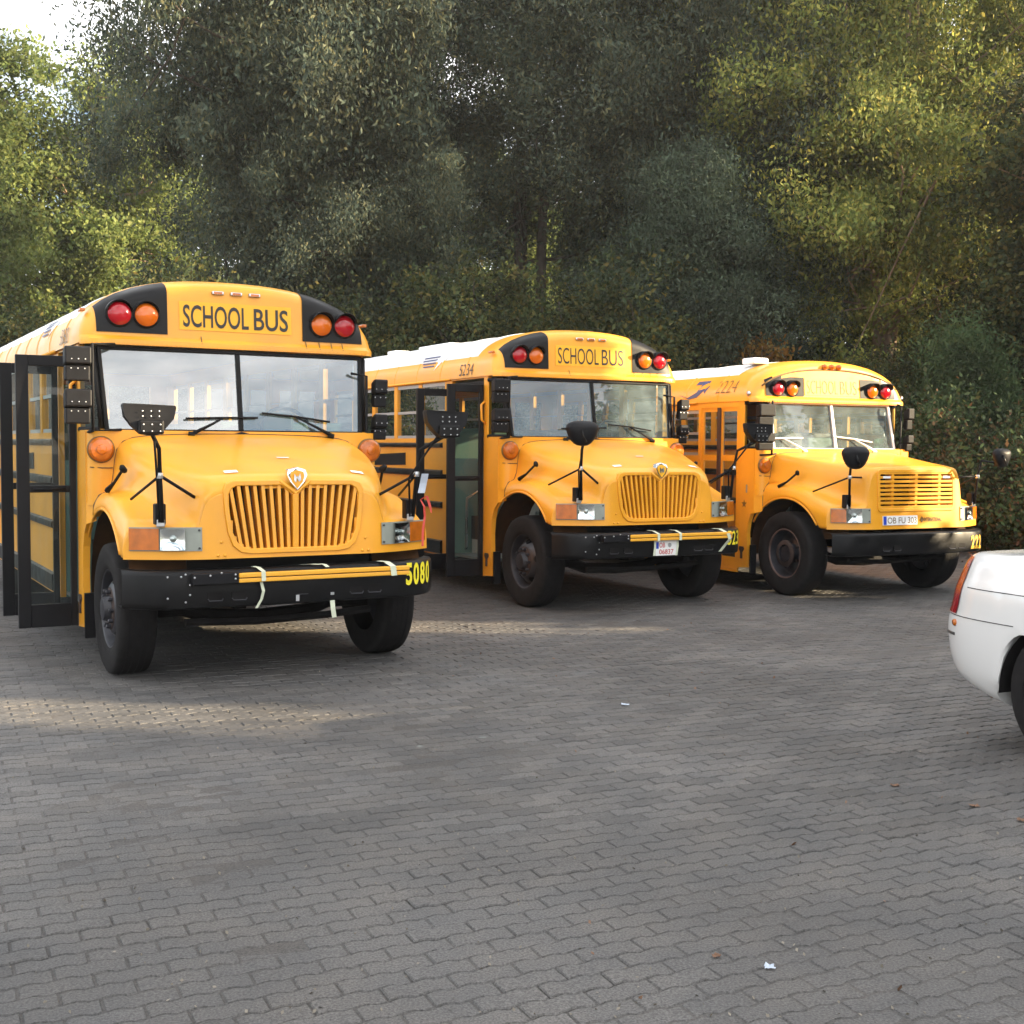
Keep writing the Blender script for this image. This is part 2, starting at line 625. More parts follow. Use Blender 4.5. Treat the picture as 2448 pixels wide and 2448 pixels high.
def hood_mesh(P):
    NT, NH = 34, 62
    ts_ = np.linspace(0, 1, NT) ** 1.15
    xs = P['xs']

    def half(t, yl):
        zf = np.interp(t, *zip(*P['zf']))
        zt = np.interp(t, *zip(*P['zt']))
        xh = P['xh0'] + (P['xh1'] - P['xh0']) * (1 - (1 - t) ** (2.3 if not P['boxy'] else 1.6))
        ac, az, aa, ab = P['arch']
        q = 1 - ((yl - ac) / aa) ** 2
        zl = P['noseB']
        if q > 0:
            zl = max(zl, az + ab * math.sqrt(q))
        x4 = xs - .10
        x5 = min(xh + .13, x4 - .01)
        sh = .05 if P['boxy'] else .09
        pts = [(xs - .05, zl + .004), (xs - .004, zl), (xs, zl + .02), (xs, zl + .5 * max(.05, zf - .1 - zl)), (xs - .004, max(zl + .03, zf - .10)), (xs - .045, max(zl + .04, zf - .02)), (x4, zf + .002), (x5, zf), (xh + .03, zf + .012),
               (xh, zf + .07), (xh - .02, max(zf + .08, zt - .16)), (xh - (.06 if P['boxy'] else .055), zt - (.045 if P['boxy'] else .075)), (xh - (.13 if P['boxy'] else .16), zt - (.012 if P['boxy'] else .022)), (xh * .45, zt), (0, zt + .004)]
        pts = chaikin(pts, 3)
        return resample(pts, NH)
    yl0 = P['nose_end']
    profs = [half(t, yl0 + t * (P['cowl'] - yl0)) for t in ts_]
    rows = []
    p0 = profs[0]
    NB = 26
    for i in range(NB):
        f = i / NB
        row = []
        for x, z in p0:
            zz = P['noseB'] + f * (max(z - P['rnd'] * .6, P['noseB']) - P['noseB'])
            row.append((x, ynose(P, x, zz), zz))
        rows.append(row)
    for t, pr in zip(ts_, profs):
        row = []
        for x, z in pr:
            y0 = ynose(P, x, p0[0][1])
            yy = y0 + t * (P['cowl'] - y0)
            tau = min(1.0, t * (P['cowl'] - y0) / P['rl'])
            hgt = min(1, max(0, (z - P['noseB']) / .35))
            side = 1 if x < xs - .03 else 0
            r = P['rnd'] * hgt * side
            # bulge back near the front edge so that it rolls over
            yy += P['lean'] * (z - P['noseB']) * (1 - tau)
            z2 = z - r * (1 - math.sqrt(max(0, 1 - (1 - tau) ** 2)))
            row.append((x, yy, z2))
        rows.append(row)
    full = [r[::1] + [(-x, y, z) for x, y, z in r[::-1][1:]] for r in rows]
    return full


def grille_outline(P, s=0.0):
    """points counter-clockwise, shrunk by s"""
    if P['kind'] == 'A':
        h = [(.0, 1.395 - s * 1.5), (.105, 1.475 - s), (.45 - s * .5, 1.472 - s), (.498 - s, 1.452 - s), (.522 - s, 1.405 - s), (.512 - s, 1.26), (.492 - s, 1.12), (.455 - s, 1.03 + s * .5), (.405 - s * .6, .992 + s), (.34, .978 + s)]
    else:
        h = [(0, 1.50 - s), (.54 - s, 1.50 - s), (.565 - s, 1.485 - s), (.575 - s, 1.46 - s), (.575 - s, 1.09 + s), (.565 - s, 1.065 + s), (.545 - s, 1.05 + s)]
    left = [(-x, z) for x, z in h[::-1] if x > 0]
    o = left + h if True else h
    # left part must run bottom->top, then top centre, right part top->bottom
    return left + h


def in_poly(pts, x, y):
    c = False
    n = len(pts)
    for i in range(n):
        x1, y1 = pts[i]
        x2, y2 = pts[i - 1]
        if (y1 > y) != (y2 > y) and x < (x2 - x1) * (y - y1) / (y2 - y1) + x1:
            c = not c
    return c


def cap_y(P, x, z):
    """front face of the roof cap; also the curve where it meets the roof"""
    a = abs(x) / P['chw']
    b = max(0, (z - P['cz'])) / (P['peak'] - P['cz'])
    p = 2.4
    rho = (a ** p + b ** p) ** (1 / p) if (a > 0 or b > 0) else 0
    q = min(1, max(0, (rho - .80) / .20))
    RR = .10 + .30 * b
    return P['cy'] + P['clean'] * b * (1 - q) + RR * (1 - math.sqrt(max(0, 1 - q * q)))


def arch_z(P, x):
    a = min(1, abs(x) / P['chw'])
    return P['cz'] + (P['peak'] - P['cz']) * max(0, 1 - a ** 2.4) ** (1 / 2.4)


def build_bus(P, loc, rz, label, group, opts):
    A = P['kind'] == 'A'
    dz = P['dz']
    bus = empty('school_bus', loc, rz)
    tag(bus, label, 'school bus', group)
    LEN = 8.6
    Y = 'bus_yellow'
    # ---- hood with fenders, one tilting piece
    rows = hood_mesh(P)
    go = grille_outline(P, .022)

    def skip(a, b, c, d):
        cx_ = (a[0] + b[0] + c[0] + d[0]) / 4
        cz_ = (a[2] + b[2] + c[2] + d[2]) / 4
        cy_ = (a[1] + b[1] + c[1] + d[1]) / 4
        return cy_ < .2 and in_poly(go, cx_, cz_)
    hood = MB().grid(rows, skip=skip).build('hood', Y, bus, smooth=True, merge=True)
    edge = [p for p in rows[-1] if p[2] > 1.15]
    MB().tube([(x, y + .004, z + .002) for x, y, z in edge[::3]], .007, 5).build('hood_gap', 'lettering_black', bus, smooth=True)
    # ---- grille
    yf = lambda x, z, o=0.0: (x, ynose(P, x, z) - o, z)
    MB().ring(grille_outline(P, -.018), grille_outline(P, .02), lambda x, z: yf(x, z, .014), lambda x, z: yf(x, z, -.06)).build('grille_frame', Y, bus, bevel=.006, auto=40)
    rad = MB().box(-.56, .56, .20, .23, P['noseB'] + .02, 1.52).build('radiator', 'chassis', bus)
    if A:
        for k in (-.30, -.02, .06, .17, .33):
            MB().box(k - .012, k + .012, .17, .199, .95, 1.45).build('radiator_strut', 'rim_steel', rad)
        n = 17
        for i in range(n):
            u = (i - (n - 1) / 2) / ((n - 1) / 2)
            xt, xb = .487 * u, .41 * u
            zt_ = 1.468 if abs(xt) > .11 else 1.395 + .075 * abs(xt) / .11
            if i == 8:
                continue
            w = .0125
            zb = .985 if abs(xb) < .37 else 1.01
            sl = MB()
            sl.add([(xb - w, yf(xb, zb)[1] - .004, zb), (xb + w, yf(xb, zb)[1] - .004, zb), (xb + w * .7, .13, zb), (xb - w * .7, .13, zb),
                    (xt - w, yf(xt, zt_)[1] - .004, zt_), (xt + w, yf(xt, zt_)[1] - .004, zt_), (xt + w * .7, .13, zt_), (xt - w * .7, .13, zt_)],
                   [(0, 3, 2, 1), (4, 5, 6, 7), (0, 1, 5, 4), (1, 2, 6, 5), (2, 3, 7, 6), (3, 0, 4, 7)])
            sl.build('grille_slat', Y, bus)
        MB().box(-.022, .022, yf(0, 1)[1] - .012, .12, .985, 1.39).build('grille_slat', Y, bus, bevel=.004)
        # heart of the grille and shield badge
        shield = [(0, 0), (.055, .06), (.077, .115), (.066, .155), (0, .172), (-.066, .155), (-.077, .115), (-.055, .06)]
        sy = lambda d: (lambda a, b: (a + .012, yf(0, 1.45)[1] - d + (b > .12) * (b - .12) * .35, 1.415 + b))
        bd = MB().prism(shield, sy(.03), sy(-.03)).build('badge', 'chrome', bus, bevel=.005)
        inn = [(x * .72, .04 + (z - .04) * .80 + .006) for x, z in shield]
        MB().prism(inn, sy(.033), sy(.02)).build('badge_field', 'bus_yellow' if opts.get('n') == 1 else 'sign_yellow', bd)
        lg = MB()
        for poly in ([(-.028, .075), (-.012, .06), (-.006, .095), (-.024, .125)], [(-.006, .095), (.008, .07), (.014, .08), (0, .112)], [(.012, .065), (.028, .08), (.02, .125), (.008, .105)]):
            lg.prism(poly, sy(.0355), sy(.032))
        lg.build('badge_emblem', 'steel', bd)
        # V-shaped crease under the badge
        MB().tube([(-.115, yf(0, 1.5)[1] - .008, 1.487), (-.06, yf(0, 1.45)[1] - .012, 1.442), (0, yf(0, 1.4)[1] - .014, 1.392), (.06, yf(0, 1.45)[1] - .012, 1.442), (.115, yf(0, 1.5)[1] - .008, 1.487)], .014, 6).build('grille_crest', Y, bus, smooth=True)
    else:
        for i in range(9):
            z = 1.083 + i * (1.475 - 1.083) / 8
            MB().box(-.555, .555, yf(0, z)[1] - .010, .12, z - .0145, z + .0145).build('grille_slat', Y, bus, bevel=.003)
        for x in (-.36, 0, .36):
            MB().box(x - .018, x + .018, yf(0, 1.3)[1] - .0, .125, 1.07, 1.49).build('grille_divider', Y, bus)
        for x in (-.46, .46):
            MB().box(x - .055, x + .055, yf(0, 1.42)[1] - .016, yf(0, 1.42)[1] - .0115, 1.415, 1.44).build('reflective_sticker', 'sticker_white', bus)
        # flat nose panel behind the grille, small marque strip and number plate
        nx = lambda x, z, o=.006: (x, ynose(P, x, z) - o, z)
        pl = MB().prism([(-.52, .878), (-.0, .878), (0, .985), (-.52, .985)], lambda x, z: nx(x, z, .012), lambda x, z: nx(x, z, -.002)).build('licence_plate', 'plate_white', bus)
        MB().prism([(-.515, .883), (-.47, .883), (-.47, .98), (-.515, .98)], lambda x, z: nx(x, z, .0135), lambda x, z: nx(x, z, .010)).build('plate_band', 'plate_blue', pl)
        lettering('OB FU 303', lambda u, v: nx(-.455 + .44 * u, .897 + .07 * v, .0138), 'lettering_faded', pl)
        st = MB().prism([(.045, .935), (.075, .90), (.105, .935), (.075, .97)], lambda x, z: nx(x, z, .008), lambda x, z: nx(x, z, -.004)).build('marque_strip', 'lettering_faded', bus)
        lettering('INTERNATIONAL', lambda u, v: nx(.11 + .27 * u, .912 + .045 * v, .006), 'lettering_black', st, .02)
        # centre ridge of the hood
        MB().tube([(-.60, .11, 1.535), (-.72, .7, 1.60), (-.86, 1.3, 1.66)], .008, 5).build('hood_crease', Y, bus, smooth=True)
        MB().tube([(.60, .11, 1.535), (.72, .7, 1.60), (.86, 1.3, 1.66)], .008, 5).build('hood_crease', Y, bus, smooth=True)
        lettering('2500', lambda u, v: (-1.0 - .01, .62 + .16 * (1 - u) - .05, 1.475 + .055 * v), 'lettering_black', bus, .02) if False else None
    # ---- lamps on the fenders
    z0, z1 = P['hl']
    for s in (-1, 1):
        xa, xb_, xc, xd = .70, .81, .97, P['xs'] - .035
        g = lambda xx0, xx1, za, zb_, o0, o1, n=6: MB().grid(
            [[(s * x, ynose(P, x, za) - o0, za) for x in np.linspace(xx0, xx1, n)], [(s * x, ynose(P, x, za) - o1, za) for x in np.linspace(xx0, xx1, n)],
             [(s * x, ynose(P, x, zb_) - o1, zb_) for x in np.linspace(xx0, xx1, n)], [(s * x, ynose(P, x, zb_) - o0, zb_) for x in np.linspace(xx0, xx1, n)]])
        bez = g(xa - .008, xd, z0 - .008, z1 + .008, -.01, .010, 12).build('headlamp_bezel', 'pale_grey', bus, auto=40)
        g(xc + .004, xd + .003, z0, z1, .0, .022, 8).build('turn_lens', 'turn_lens', bez, auto=40)
        rr_ = []
        for v_ in np.linspace(-1, 1, 9):
            row = []
            for u_ in np.linspace(-1, 1, 11):
                xx = (xb_ + xc - .002) / 2 + u_ * (xc - .002 - xb_) / 2
                zz = (z0 + z1) / 2 + v_ * (z1 - z0) / 2
                dep = .033 - .020 * (1 - u_ * u_) * (1 - v_ * v_) ** .8
                row.append((s * xx, ynose(P, xx, zz) - dep, zz))
            rr_.append(row)
        hl_ = MB().grid(rr_).build('headlight', 'chrome', bez, smooth=True)
        g(xb_, xc - .002, z0, z1, .004, .036).build('headlight_glass', 'lens_clear', bez, auto=40)
        cxx = (xb_ + xc) / 2 - .005
        MB().lathe([(.001, -.012), (.018, -.008), (.024, .0), (.022, .012)], 14, (s * cxx, ynose(P, cxx, z0) - .022, (z0 + z1) / 2 + .004), (0, 1, 0), (1, 0, 0)).build('headlight_bulb', 'lamp_glass', bez, smooth=True)
        for zz in (z0 + .012, z1 - .012):
            MB().lathe([(.008, 0), (.008, -.008), (.001, -.009)], 8, (s * (xa + .012), ynose(P, xa, zz) - .010, zz), (0, 1, 0), (1, 0, 0)).build('screw', 'trim_dark', bez)
    # rivets on the nose
    if A:
        for s in (-1, 1):
            for x, z in ((.53, .955), (.58, .955), (.555, 1.05)):
                MB().lathe([(.012, 0), (.010, -.006), (.001, -.009)], 8, (s * x, ynose(P, x, z), z), (0, 1, 0), (1, 0, 0)).build('rivet', Y, bus, smooth=True)
        for x, yy in ((-.43, .235), (.565, .235)):
            zz = np.interp(.17, *zip(*P['zt'])) + .006
            k = -.0
            MB().add([(x - .055, yy - .012, zz - .026), (x + .055, yy - .012, zz - .028), (x + .055, yy + .05, zz + .004), (x - .055, yy + .05, zz + .004)], [(0, 1, 2, 3)]).build('reflective_sticker', 'sticker_white', bus) if False else None
    # ---- bumper
    b0, b1 = P['bz']
    rws = []
    xsb = np.linspace(-1.21, 1.21, 45) if A else np.linspace(-1.155, 1.155, 45)
    for o_, z in ((.12, b0 + .012), (.02, b0), (-.004, b0 + .012), (-.012, b0 + .05), (-.012, b1 - .035), (-.004, b1 - .012), (.02, b1), (.13, b1)):
        rws.append([(x, ybump(P, x) + .012 + o_, z) for x in xsb])
    bumper = MB().grid(rws).build('bumper', 'black_paint', bus, auto=50)
    MB().box(-.95, .95, .06, .09, b0 + .02, b1 - .02).build('bumper_backing', 'chassis', bus)
    for x in ((-.62, -.45, .45, .60) if A else (-.50, -.34, .52, .68)):
        yb = ybump(P, x)
        sl = MB().box(x - .055, x + .055, yb - .0035, yb + .02, b0 + .055, b0 + .115).build('tow_slot', 'chassis', bumper)
        MB().tube([(x - .055, yb - .004, b0 + .07), (x - .045, yb - .005, b0 + .055), (x + .045, yb - .005, b0 + .053), (x + .055, yb - .004, b0 + .07)], .005, 5).build('slot_lip', 'rim_steel', bumper)
    fl = lambda u, v, x0, x1, za, zb_, o=.004: (x0 + (x1 - x0) * u, ybump(P, x0 + (x1 - x0) * u) - o, za + (zb_ - za) * v)
    nb_, mt_, x0_, x1_, za_, zb2_, bo_ = {1: ('5080', 'number_yellow', .868, 1.145, .675, .848, .035), 2: ('523', 'number_yellow', .86, 1.10, .685, .84, .015), 3: ('222', 'number_gold', .835, 1.06, .57, .735, .04)}[opts['n']]
    stp = (x1_ - x0_) / len(nb_)
    for k_, ch_ in enumerate(nb_):
        lettering(ch_, lambda u, v, a_=x0_ + k_ * stp: fl(u, v, a_, a_ + stp * .82, za_, zb2_), mt_, bumper, bo_, name='digit')
    if A:
        # folded crossing arm taped to the bumper
        ay = -.115
        arm = MB().box(-.475, .85, ay - .02, ay + .02, .806, .838).build('crossing_arm', 'arm_yellow', bus, bevel=.006)
        MB().box(-.475, .85, ay - .016, ay + .016, .770, .7995).build('arm_rail', 'arm_yellow', arm, bevel=.006)
        MB().box(-.475, .85, ay - .004, ay + .014, .7985, .807).build('arm_groove', 'lettering_faded', arm)
        br = MB().box(-.80, -.45, ay - .005, -.055, .765, .845).build('arm_bracket', 'black_satin', bus, bevel=.006)
        for x, z in ((-.95, .82), (-.95, .67), (-.83, .835), (-.79, .82), (-.80, .76), (-.80, .69), (-.83, .64), (-.68, .83), (-.60, .845), (-.50, .83), (-.5, .80), (-.86, .82)):
            yy = ybump(P, x) - .002 if not (-.80 < x < -.45 and z > .77) else ay - .006
            MB().lathe([(.008, 0), (.007, -.006), (.001, -.008)], 7, (x, yy, z), (0, 1, 0), (1, 0, 0)).build('bolt', 'steel', bumper)

        def strip(pts, w=.016):
            q = MB()
            vs, fs = [], []
            for i, p in enumerate(pts):
                p = Vector(p)
                vs += [p + Vector((-w, 0, 0)), p + Vector((w, 0, .002))]
            for i in range(len(pts) - 1):
                fs.append((2 * i, 2 * i + 1, 2 * i + 3, 2 * i + 2))
            q.add(vs, fs).build('tape_strip', 'tape', bus)
        if opts['n'] == 1:
            strip([(-.325, .03, .868), (-.315, -.06, .868), (-.30, -.137, .845), (-.298, -.138, .775)])
            strip([(-.305, -.10, .765), (-.29, -.105, .70), (-.30, -.09, .64), (-.335, -.08, .575)], .011)
            strip([(.03, .02, .866), (.10, -.03, .872), (.165, -.055, .868)], .02)
            strip([(.18, .0, .868), (.19, -.06, .868), (.21, -.078, .85)], .015)
            strip([(.66, .03, .868), (.69, -.06, .868), (.71, -.137, .84), (.72, -.138, .768)], .024)
            strip([(.245, -.078, .60), (.25, -.082, .53), (.262, -.075, .47)], .018)
            MB().box(-.03, .06, -.075, -.066, .655, .66).build('plate_mark', 'rim_steel', bus)
            MB().box(.235, .262, -.074, -.066, .64, .66).build('bolt', 'steel', bus)
            MB().box(-.035, -.010, -.076, -.066, .61, .655).build('bolt', 'steel', bus)
        else:
            strip([(-.155, .03, .868), (-.145, -.06, .868), (-.125, -.137, .84), (-.125, -.138, .765)])
            strip([(.13, .03, .868), (.14, -.06, .868), (.155, -.137, .84), (.155, -.138, .765)])
            strip([(.70, .03, .868), (.73, -.06, .868), (.79, -.137, .82), (.81, -.137, .76), (.77, -.09, .68), (.73, -.07, .62)], .022)
            pl = MB().box(-.13, .155, -.085, -.077, .605, .765).build('licence_plate', 'plate_white', bus, bevel=.003)
            MB().box(-.122, -.092, -.0875, -.085, .68, .75).build('plate_band', 'plate_blue', pl)
            pt = lambda x0, x1, za, zb_: (lambda u, v: (x0 + (x1 - x0) * u, -.0872, za + (zb_ - za) * v))
            lettering('OB', pt(-.085, -.01, .69, .745), 'lettering_red', pl, .01)
            lettering('06837', pt(-.085, .10, .62, .672), 'lettering_red', pl, .01)
            MB().lathe([(.024, 0), (.023, -.002), (.001, -.002)], 14, (.05, -.0855, .715), (0, 1, 0), (1, 0, 0)).build('plate_seal', 'alloy', pl)
            strip([(-.14, -.088, .77), (-.14, -.09, .70), (-.15, -.088, .605)], .013)
            strip([(.15, -.088, .77), (.15, -.09, .70), (.135, -.088, .60)], .013)
            MB().box(-.66, -.61, -.078, -.066, .80, .835).build('latch_plate', 'steel', bus)
    # ---- chassis below
    MB().box(-.72, .72, .35, 1.6, .62, .93).build('engine_block', 'chassis', bus)
    MB().box(-.735, .735, P['cowl'] - .02, P['cowl'] + .02, .6, P['arch'][1] + P['arch'][3] + .02).build('firewall', 'chassis', bus)
    MB().box(-.95, .95, 1.5, LEN - .2, .62, .90).build('underframe', 'chassis', bus)
    MB().tube([(-.93, .93, .47), (-.6, .93, .47), (-.4, .90, .40), (0, .88, .38), (.4, .90, .40), (.6, .93, .47), (.93, .93, .47)], .06, 8).build('front_axle', 'chassis', bus)
    MB().box(-.45, -.36, .08, LEN - .4, .56, .66).build('frame_rail', 'chassis', bus)
    MB().box(.36, .45, .08, LEN - .4, .56, .66).build('frame_rail', 'chassis', bus)
    MB().tube([(-.75, .3, .45), (-.2, .35, .42), (.35, .32, .44), (.7, .3, .47)], .03, 6).build('tie_rod', 'chassis', bus)
    # fender liners
    for s in (-1, 1):
        pr = [(s * .74, 1), (s * .74, 1)]
        ac, az, aa, ab = P['arch']
        rr = []
        for k in range(15):
            th = .30 + (math.pi - .30 + .12) * (k / 14)
            rr.append([(s * .73, ac - math.cos(th) * (aa + .01), az + math.sin(th) * (ab + .02)), (s * (P['xs'] - .05), ac - math.cos(th) * (aa + .01), az + math.sin(th) * (ab + .02))])
        MB().grid(rr).build('wheel_arch_liner', 'arch_shade', bus, smooth=True)
    for s in (-1, 1):
        ac, az, aa, ab = P['arch']
        lp = []
        for k in range(25):
            th = .15 + (math.pi - .15 - .42) * k / 24
            zz = az + math.sin(th) * ab
            if zz < P['noseB']:
                continue
            lp.append((s * (P['xs'] - .004), ac - math.cos(th) * aa, zz))
        MB().tube(lp, .013, 6).build('fender_lip', Y, bus, smooth=True)
    # ---- wheels
    for s in (-1, 1):
        wc = Vector((s * 1.04, .95, .5))
        ax = Vector((s, 0, 0))
        tprof = [(.30, -.125), (.40, -.140), (.46, -.138), (.488, -.125), (.497, -.10), (.5, -.06), (.5, .06), (.497, .10), (.488, .125), (.46, .138), (.40, .140), (.345, .134), (.30, .120), (.29, .10)]
        tprof2 = []
        for r, h in tprof:
            tprof2.append((r, h))
        rim = MB()
        if A:
            rp = [(.30, .118), (.288, .112), (.28, .095), (.272, .04), (.262, .02), (.235, .035), (.20, .085), (.172, .105), (.165, .108), (.16, .10), (.11, .10), (.10, .115), (.085, .165), (.06, .17), (.001, .17)]
        else:
            rp = [(.30, .118), (.288, .112), (.28, .095), (.27, .0), (.255, -.02), (.20, -.03), (.16, -.02), (.12, .0), (.10, .05), (.085, .10), (.06, .105), (.001, .105)]
        rim.lathe(rp, 40, wc, ax, (0, 1, 0))
        wheel = rim.build('wheel', 'rim_steel', bus, auto=35)
        tm = MB()
        tm.lathe(tprof2, 64, wc, ax, (0, 1, 0))
        tm.build('tyre', 'tyre', wheel, auto=50)
        gm = MB()
        for h in (-.07, -.025, .025, .07):
            gm.lathe([(.5002, h - .0045), (.5012, h - .004), (.5012, h + .004), (.5002, h + .0045)], 48, wc, ax, (0, 1, 0))
        gm.build('tread_groove', 'black_rubber', wheel)
        cap_ = MB().lathe([(.162, .101), (.158, .1125), (.115, .1125), (.108, .118)], 28, wc, ax, (0, 1, 0))
        cap_.build('wheel_centre', 'rust', wheel, smooth=True)
        if not A:
            MB().lathe([(.296, .112), (.296, .122), (.284, .120), (.280, .104)], 40, wc, ax, (0, 1, 0)).build('rim_edge', 'rim_worn', wheel, smooth=True)
        nb, hb = MB(), MB()
        for k in range(10 if A else 5):
            th = 2 * math.pi * k / (10 if A else 5)
            c = wc + ax * (.112 if A else .0) + Vector((0, math.cos(th), math.sin(th))) * .137
            nb.lathe([(.016, 0), (.016, .03), (.010, .036), (.001, .036)], 6, c, ax, (0, 1, 0))
        nb.build('lug_nuts', 'rust' if not A else 'rim_steel', wheel, kind='stuff')
        for k in range(5):
            th = 2 * math.pi * (k + .35) / 5
            d = Vector((0, math.cos(th), math.sin(th)))
            c = wc + d * .218 + ax * (.066 if A else -.028)
            nrm = (ax * 1 + d * (1.1 if A else 0)).normalized()
            MB().lathe([(.036, -.01), (.036, .006), (.030, .007), (.001, .003)], 14, c, nrm, Vector((0, -d.z, d.y))).build('hand_hole', 'black_rubber', wheel)  # dark cap painted in place of the shaded opening
    # rear dual wheels, simple
    for s in (-1, 1):
        MB().lathe([(.2, -.3), (.46, -.3), (.5, -.27), (.5, .27), (.46, .3), (.3, .3), (.26, .2), (.001, .2)], 32, (s * .85, LEN - 2.3, .5), (s, 0, 0), (0, 1, 0)).build('wheel', 'tyre', bus, auto=40)
    # ---- cowl
    cw = []
    for z in (P['arch'][1] + P['arch'][3] + .01, 1.4, 1.5, P['wz0'] - .03, P['wz0'] - .012):
        row = []
        plan = [(-1.222, P['cowl'] + .30), (-1.222, P['cowl'] + .12), (-1.21, P['cowl'] + .05), (-1.17, P['cowl'] + .008), (-1.12, P['cowl'])]
        for x, y in plan + [(x_, P['cowl']) for x_ in np.linspace(-.9, .9, 7)] + [(-x, y) for x, y in plan[::-1]]:
            row.append((x, y, z))
        cw.append(row)
    cowl = MB().grid(cw).build('cowl', Y, bus, auto=60)
    top = [[(x, P['cowl'] + .001, P['wz0'] - .012) for x in np.linspace(-1.12, 1.12, 9)], [(x, P['wy'] + .05, P['wz0'] + .004) for x in np.linspace(-1.12, 1.12, 9)]]
    MB().grid(top).build('cowl_ledge', Y, bus)
    for s in (-1, 1):
        MB().add([(s * 1.12, P['cowl'], P['wz0'] - .012), (s * 1.17, P['cowl'] + .008, P['wz0'] - .012), (s * 1.21, P['cowl'] + .05, P['wz0'] - .012), (s * 1.222, P['cowl'] + .12, P['wz0'] - .012), (s * 1.222, P['cowl'] + .40, P['wz0'] - .012), (s * 1.12, P['cowl'] + .40, P['wz0'] - .012)], [(0, 1, 2, 3, 4, 5)]).build('cowl_shelf', Y, bus)
        MB().tube([(s * 1.205, P['cowl'] + .03, 1.565 + dz * .7), (s * 1.12, P['cowl'] - .004, 1.56 + dz * .7), (s * 1.04, P['cowl'] - .006, 1.56 + dz * .7)], .005, 5).build('cowl_seam', 'lettering_faded', bus)
        # side pillar with the edge that follows the wheel arch
        sh_ = P['arch'][1] + P['arch'][3] - 1.255
        yc_ = P['cowl'] + .10
        zc2 = P['arch'][1] + P['arch'][3] * math.sqrt(1 - ((yc_ - P['arch'][0]) / P['arch'][2]) ** 2)
        poly = [(1.80, .26), (1.555, .28), (1.59, .50), (1.60, .75 + sh_ * .5), (1.575, .93 + sh_), (1.525, 1.04 + sh_), (yc_, min(zc2, 1.17 + sh_)), (yc_, P['wz0'] - .013), (1.80, P['wz0'] - .013)]
        MB().prism(poly, lambda y, z: (s * 1.2245, y, z), lambda y, z: (s * 1.17, y, z)).build('side_pillar', Y, bus)
        MB().add([(s * 1.2245, yc_ + .001, min(zc2, 1.17 + sh_) + .002), (s * 1.2245, yc_ + .001, P['arch'][1] + P['arch'][3] + .03), (s * 1.165, P['cowl'] + .006, P['arch'][1] + P['arch'][3] + .03), (s * 1.165, P['cowl'] + .006, min(zc2, 1.17 + sh_) + .03)], [(0, 1, 2, 3)]).build('cowl_corner', Y, bus)
        tx, ty, tz, tr = P['ts']
        lamp = MB().lathe([(tr + .004, 0), (tr, -.03), (tr * .82, -.045), (tr * .42, -.05), (tr * .36, -.058), (.001, -.062)], 28, (s * tx, ty - .004, tz), (s * -.05, 1, 0), (1, 0, 0)).build('turn_lamp', 'turn_lens', bus, auto=30)
        MB().lathe([(tr + .010, .008), (tr + .011, -.016), (tr + .003, -.022)], 28, (s * tx, ty - .004, tz), (s * -.05, 1, 0), (1, 0, 0)).build('lamp_rim', 'lettering_faded', lamp, smooth=True)
        # rubber hood latch
        lz = 1.50 if A else 1.40
        x_ = s * 1.05 if A else s * 1.035
        MB().tube([(s * 1.125, 1.12, lz - .11), (s * 1.10, 1.0, lz - .05), (s * 1.06, .86, lz + .06)], [.024, .012, .012], 6).build('hood_latch', 'black_rubber', bus, smooth=True)
        MB().lathe([(.028, -.02), (.03, 0), (.02, .03), (.001, .034)], 8, (s * 1.06, .86, lz + .06), (s * .3, -.6, .6), (1, 0, 0)).build('latch_knob', 'black_rubber', bus, smooth=True)
        # mud flap
        MB().box(s * 1.18 - .05, s * 1.18 + .03, 1.50, 1.53, .20, .56).build('mud_flap', 'black_rubber', bus)
    # tow eye / step on the pillar
    MB().prism([(1.66, .53), (1.73, .53), (1.74, .50), (1.71, .46), (1.71, .38), (1.68, .38), (1.68, .46), (1.645, .50)], lambda y, z: (-1.238, y, z), lambda y, z: (-1.221, y, z)).build('pillar_catch', 'rust', bus)
    # ---- windshield
    wy = lambda x, z: P['wy'] + P['wl'] * (z - P['wz0']) / .6 + P['wc'] * (1 - (x / 1.05) ** 2)
    zb, zt = P['wz0'], P['wz1']
    xb, xt = P['wx0'], P['wx1']
    fmat = 'black_rubber' if A else 'white_paint'
    half = [(-xb, zb), (0, zb), (xb, zb), (xt, zt), (0, zt), (-xt, zt)]
    e = .03
    out = [(-xb - e, zb - e), (0, zb - e), (xb + e, zb - e), (xt + e, zt + e), (0, zt + e), (-xt - e, zt + e)]
    wf = MB().ring(out, half, lambda x, z: (x, wy(x, z) - .018, z), lambda x, z: (x, wy(x, z) + .03, z)).build('windshield_frame', fmat, bus, bevel=.006)
    MB().box(-.016, .016, 0, .03, 0, 1)
    dv = MB().add([(-.017, wy(0, zb) - .02, zb), (.017, wy(0, zb) - .02, zb), (.017, wy(0, zb) + .03, zb), (-.017, wy(0, zb) + .03, zb), (-.017, wy(0, zt) - .02, zt), (.017, wy(0, zt) - .02, zt), (.017, wy(0, zt) + .03, zt), (-.017, wy(0, zt) + .03, zt)],
                  [(0, 3, 2, 1), (4, 5, 6, 7), (0, 1, 5, 4), (1, 2, 6, 5), (2, 3, 7, 6), (3, 0, 4, 7)]).build('windshield_divider', fmat, bus)
    gname = 'windshield_glass' if opts['n'] == 1 else 'windshield_glass_clear'
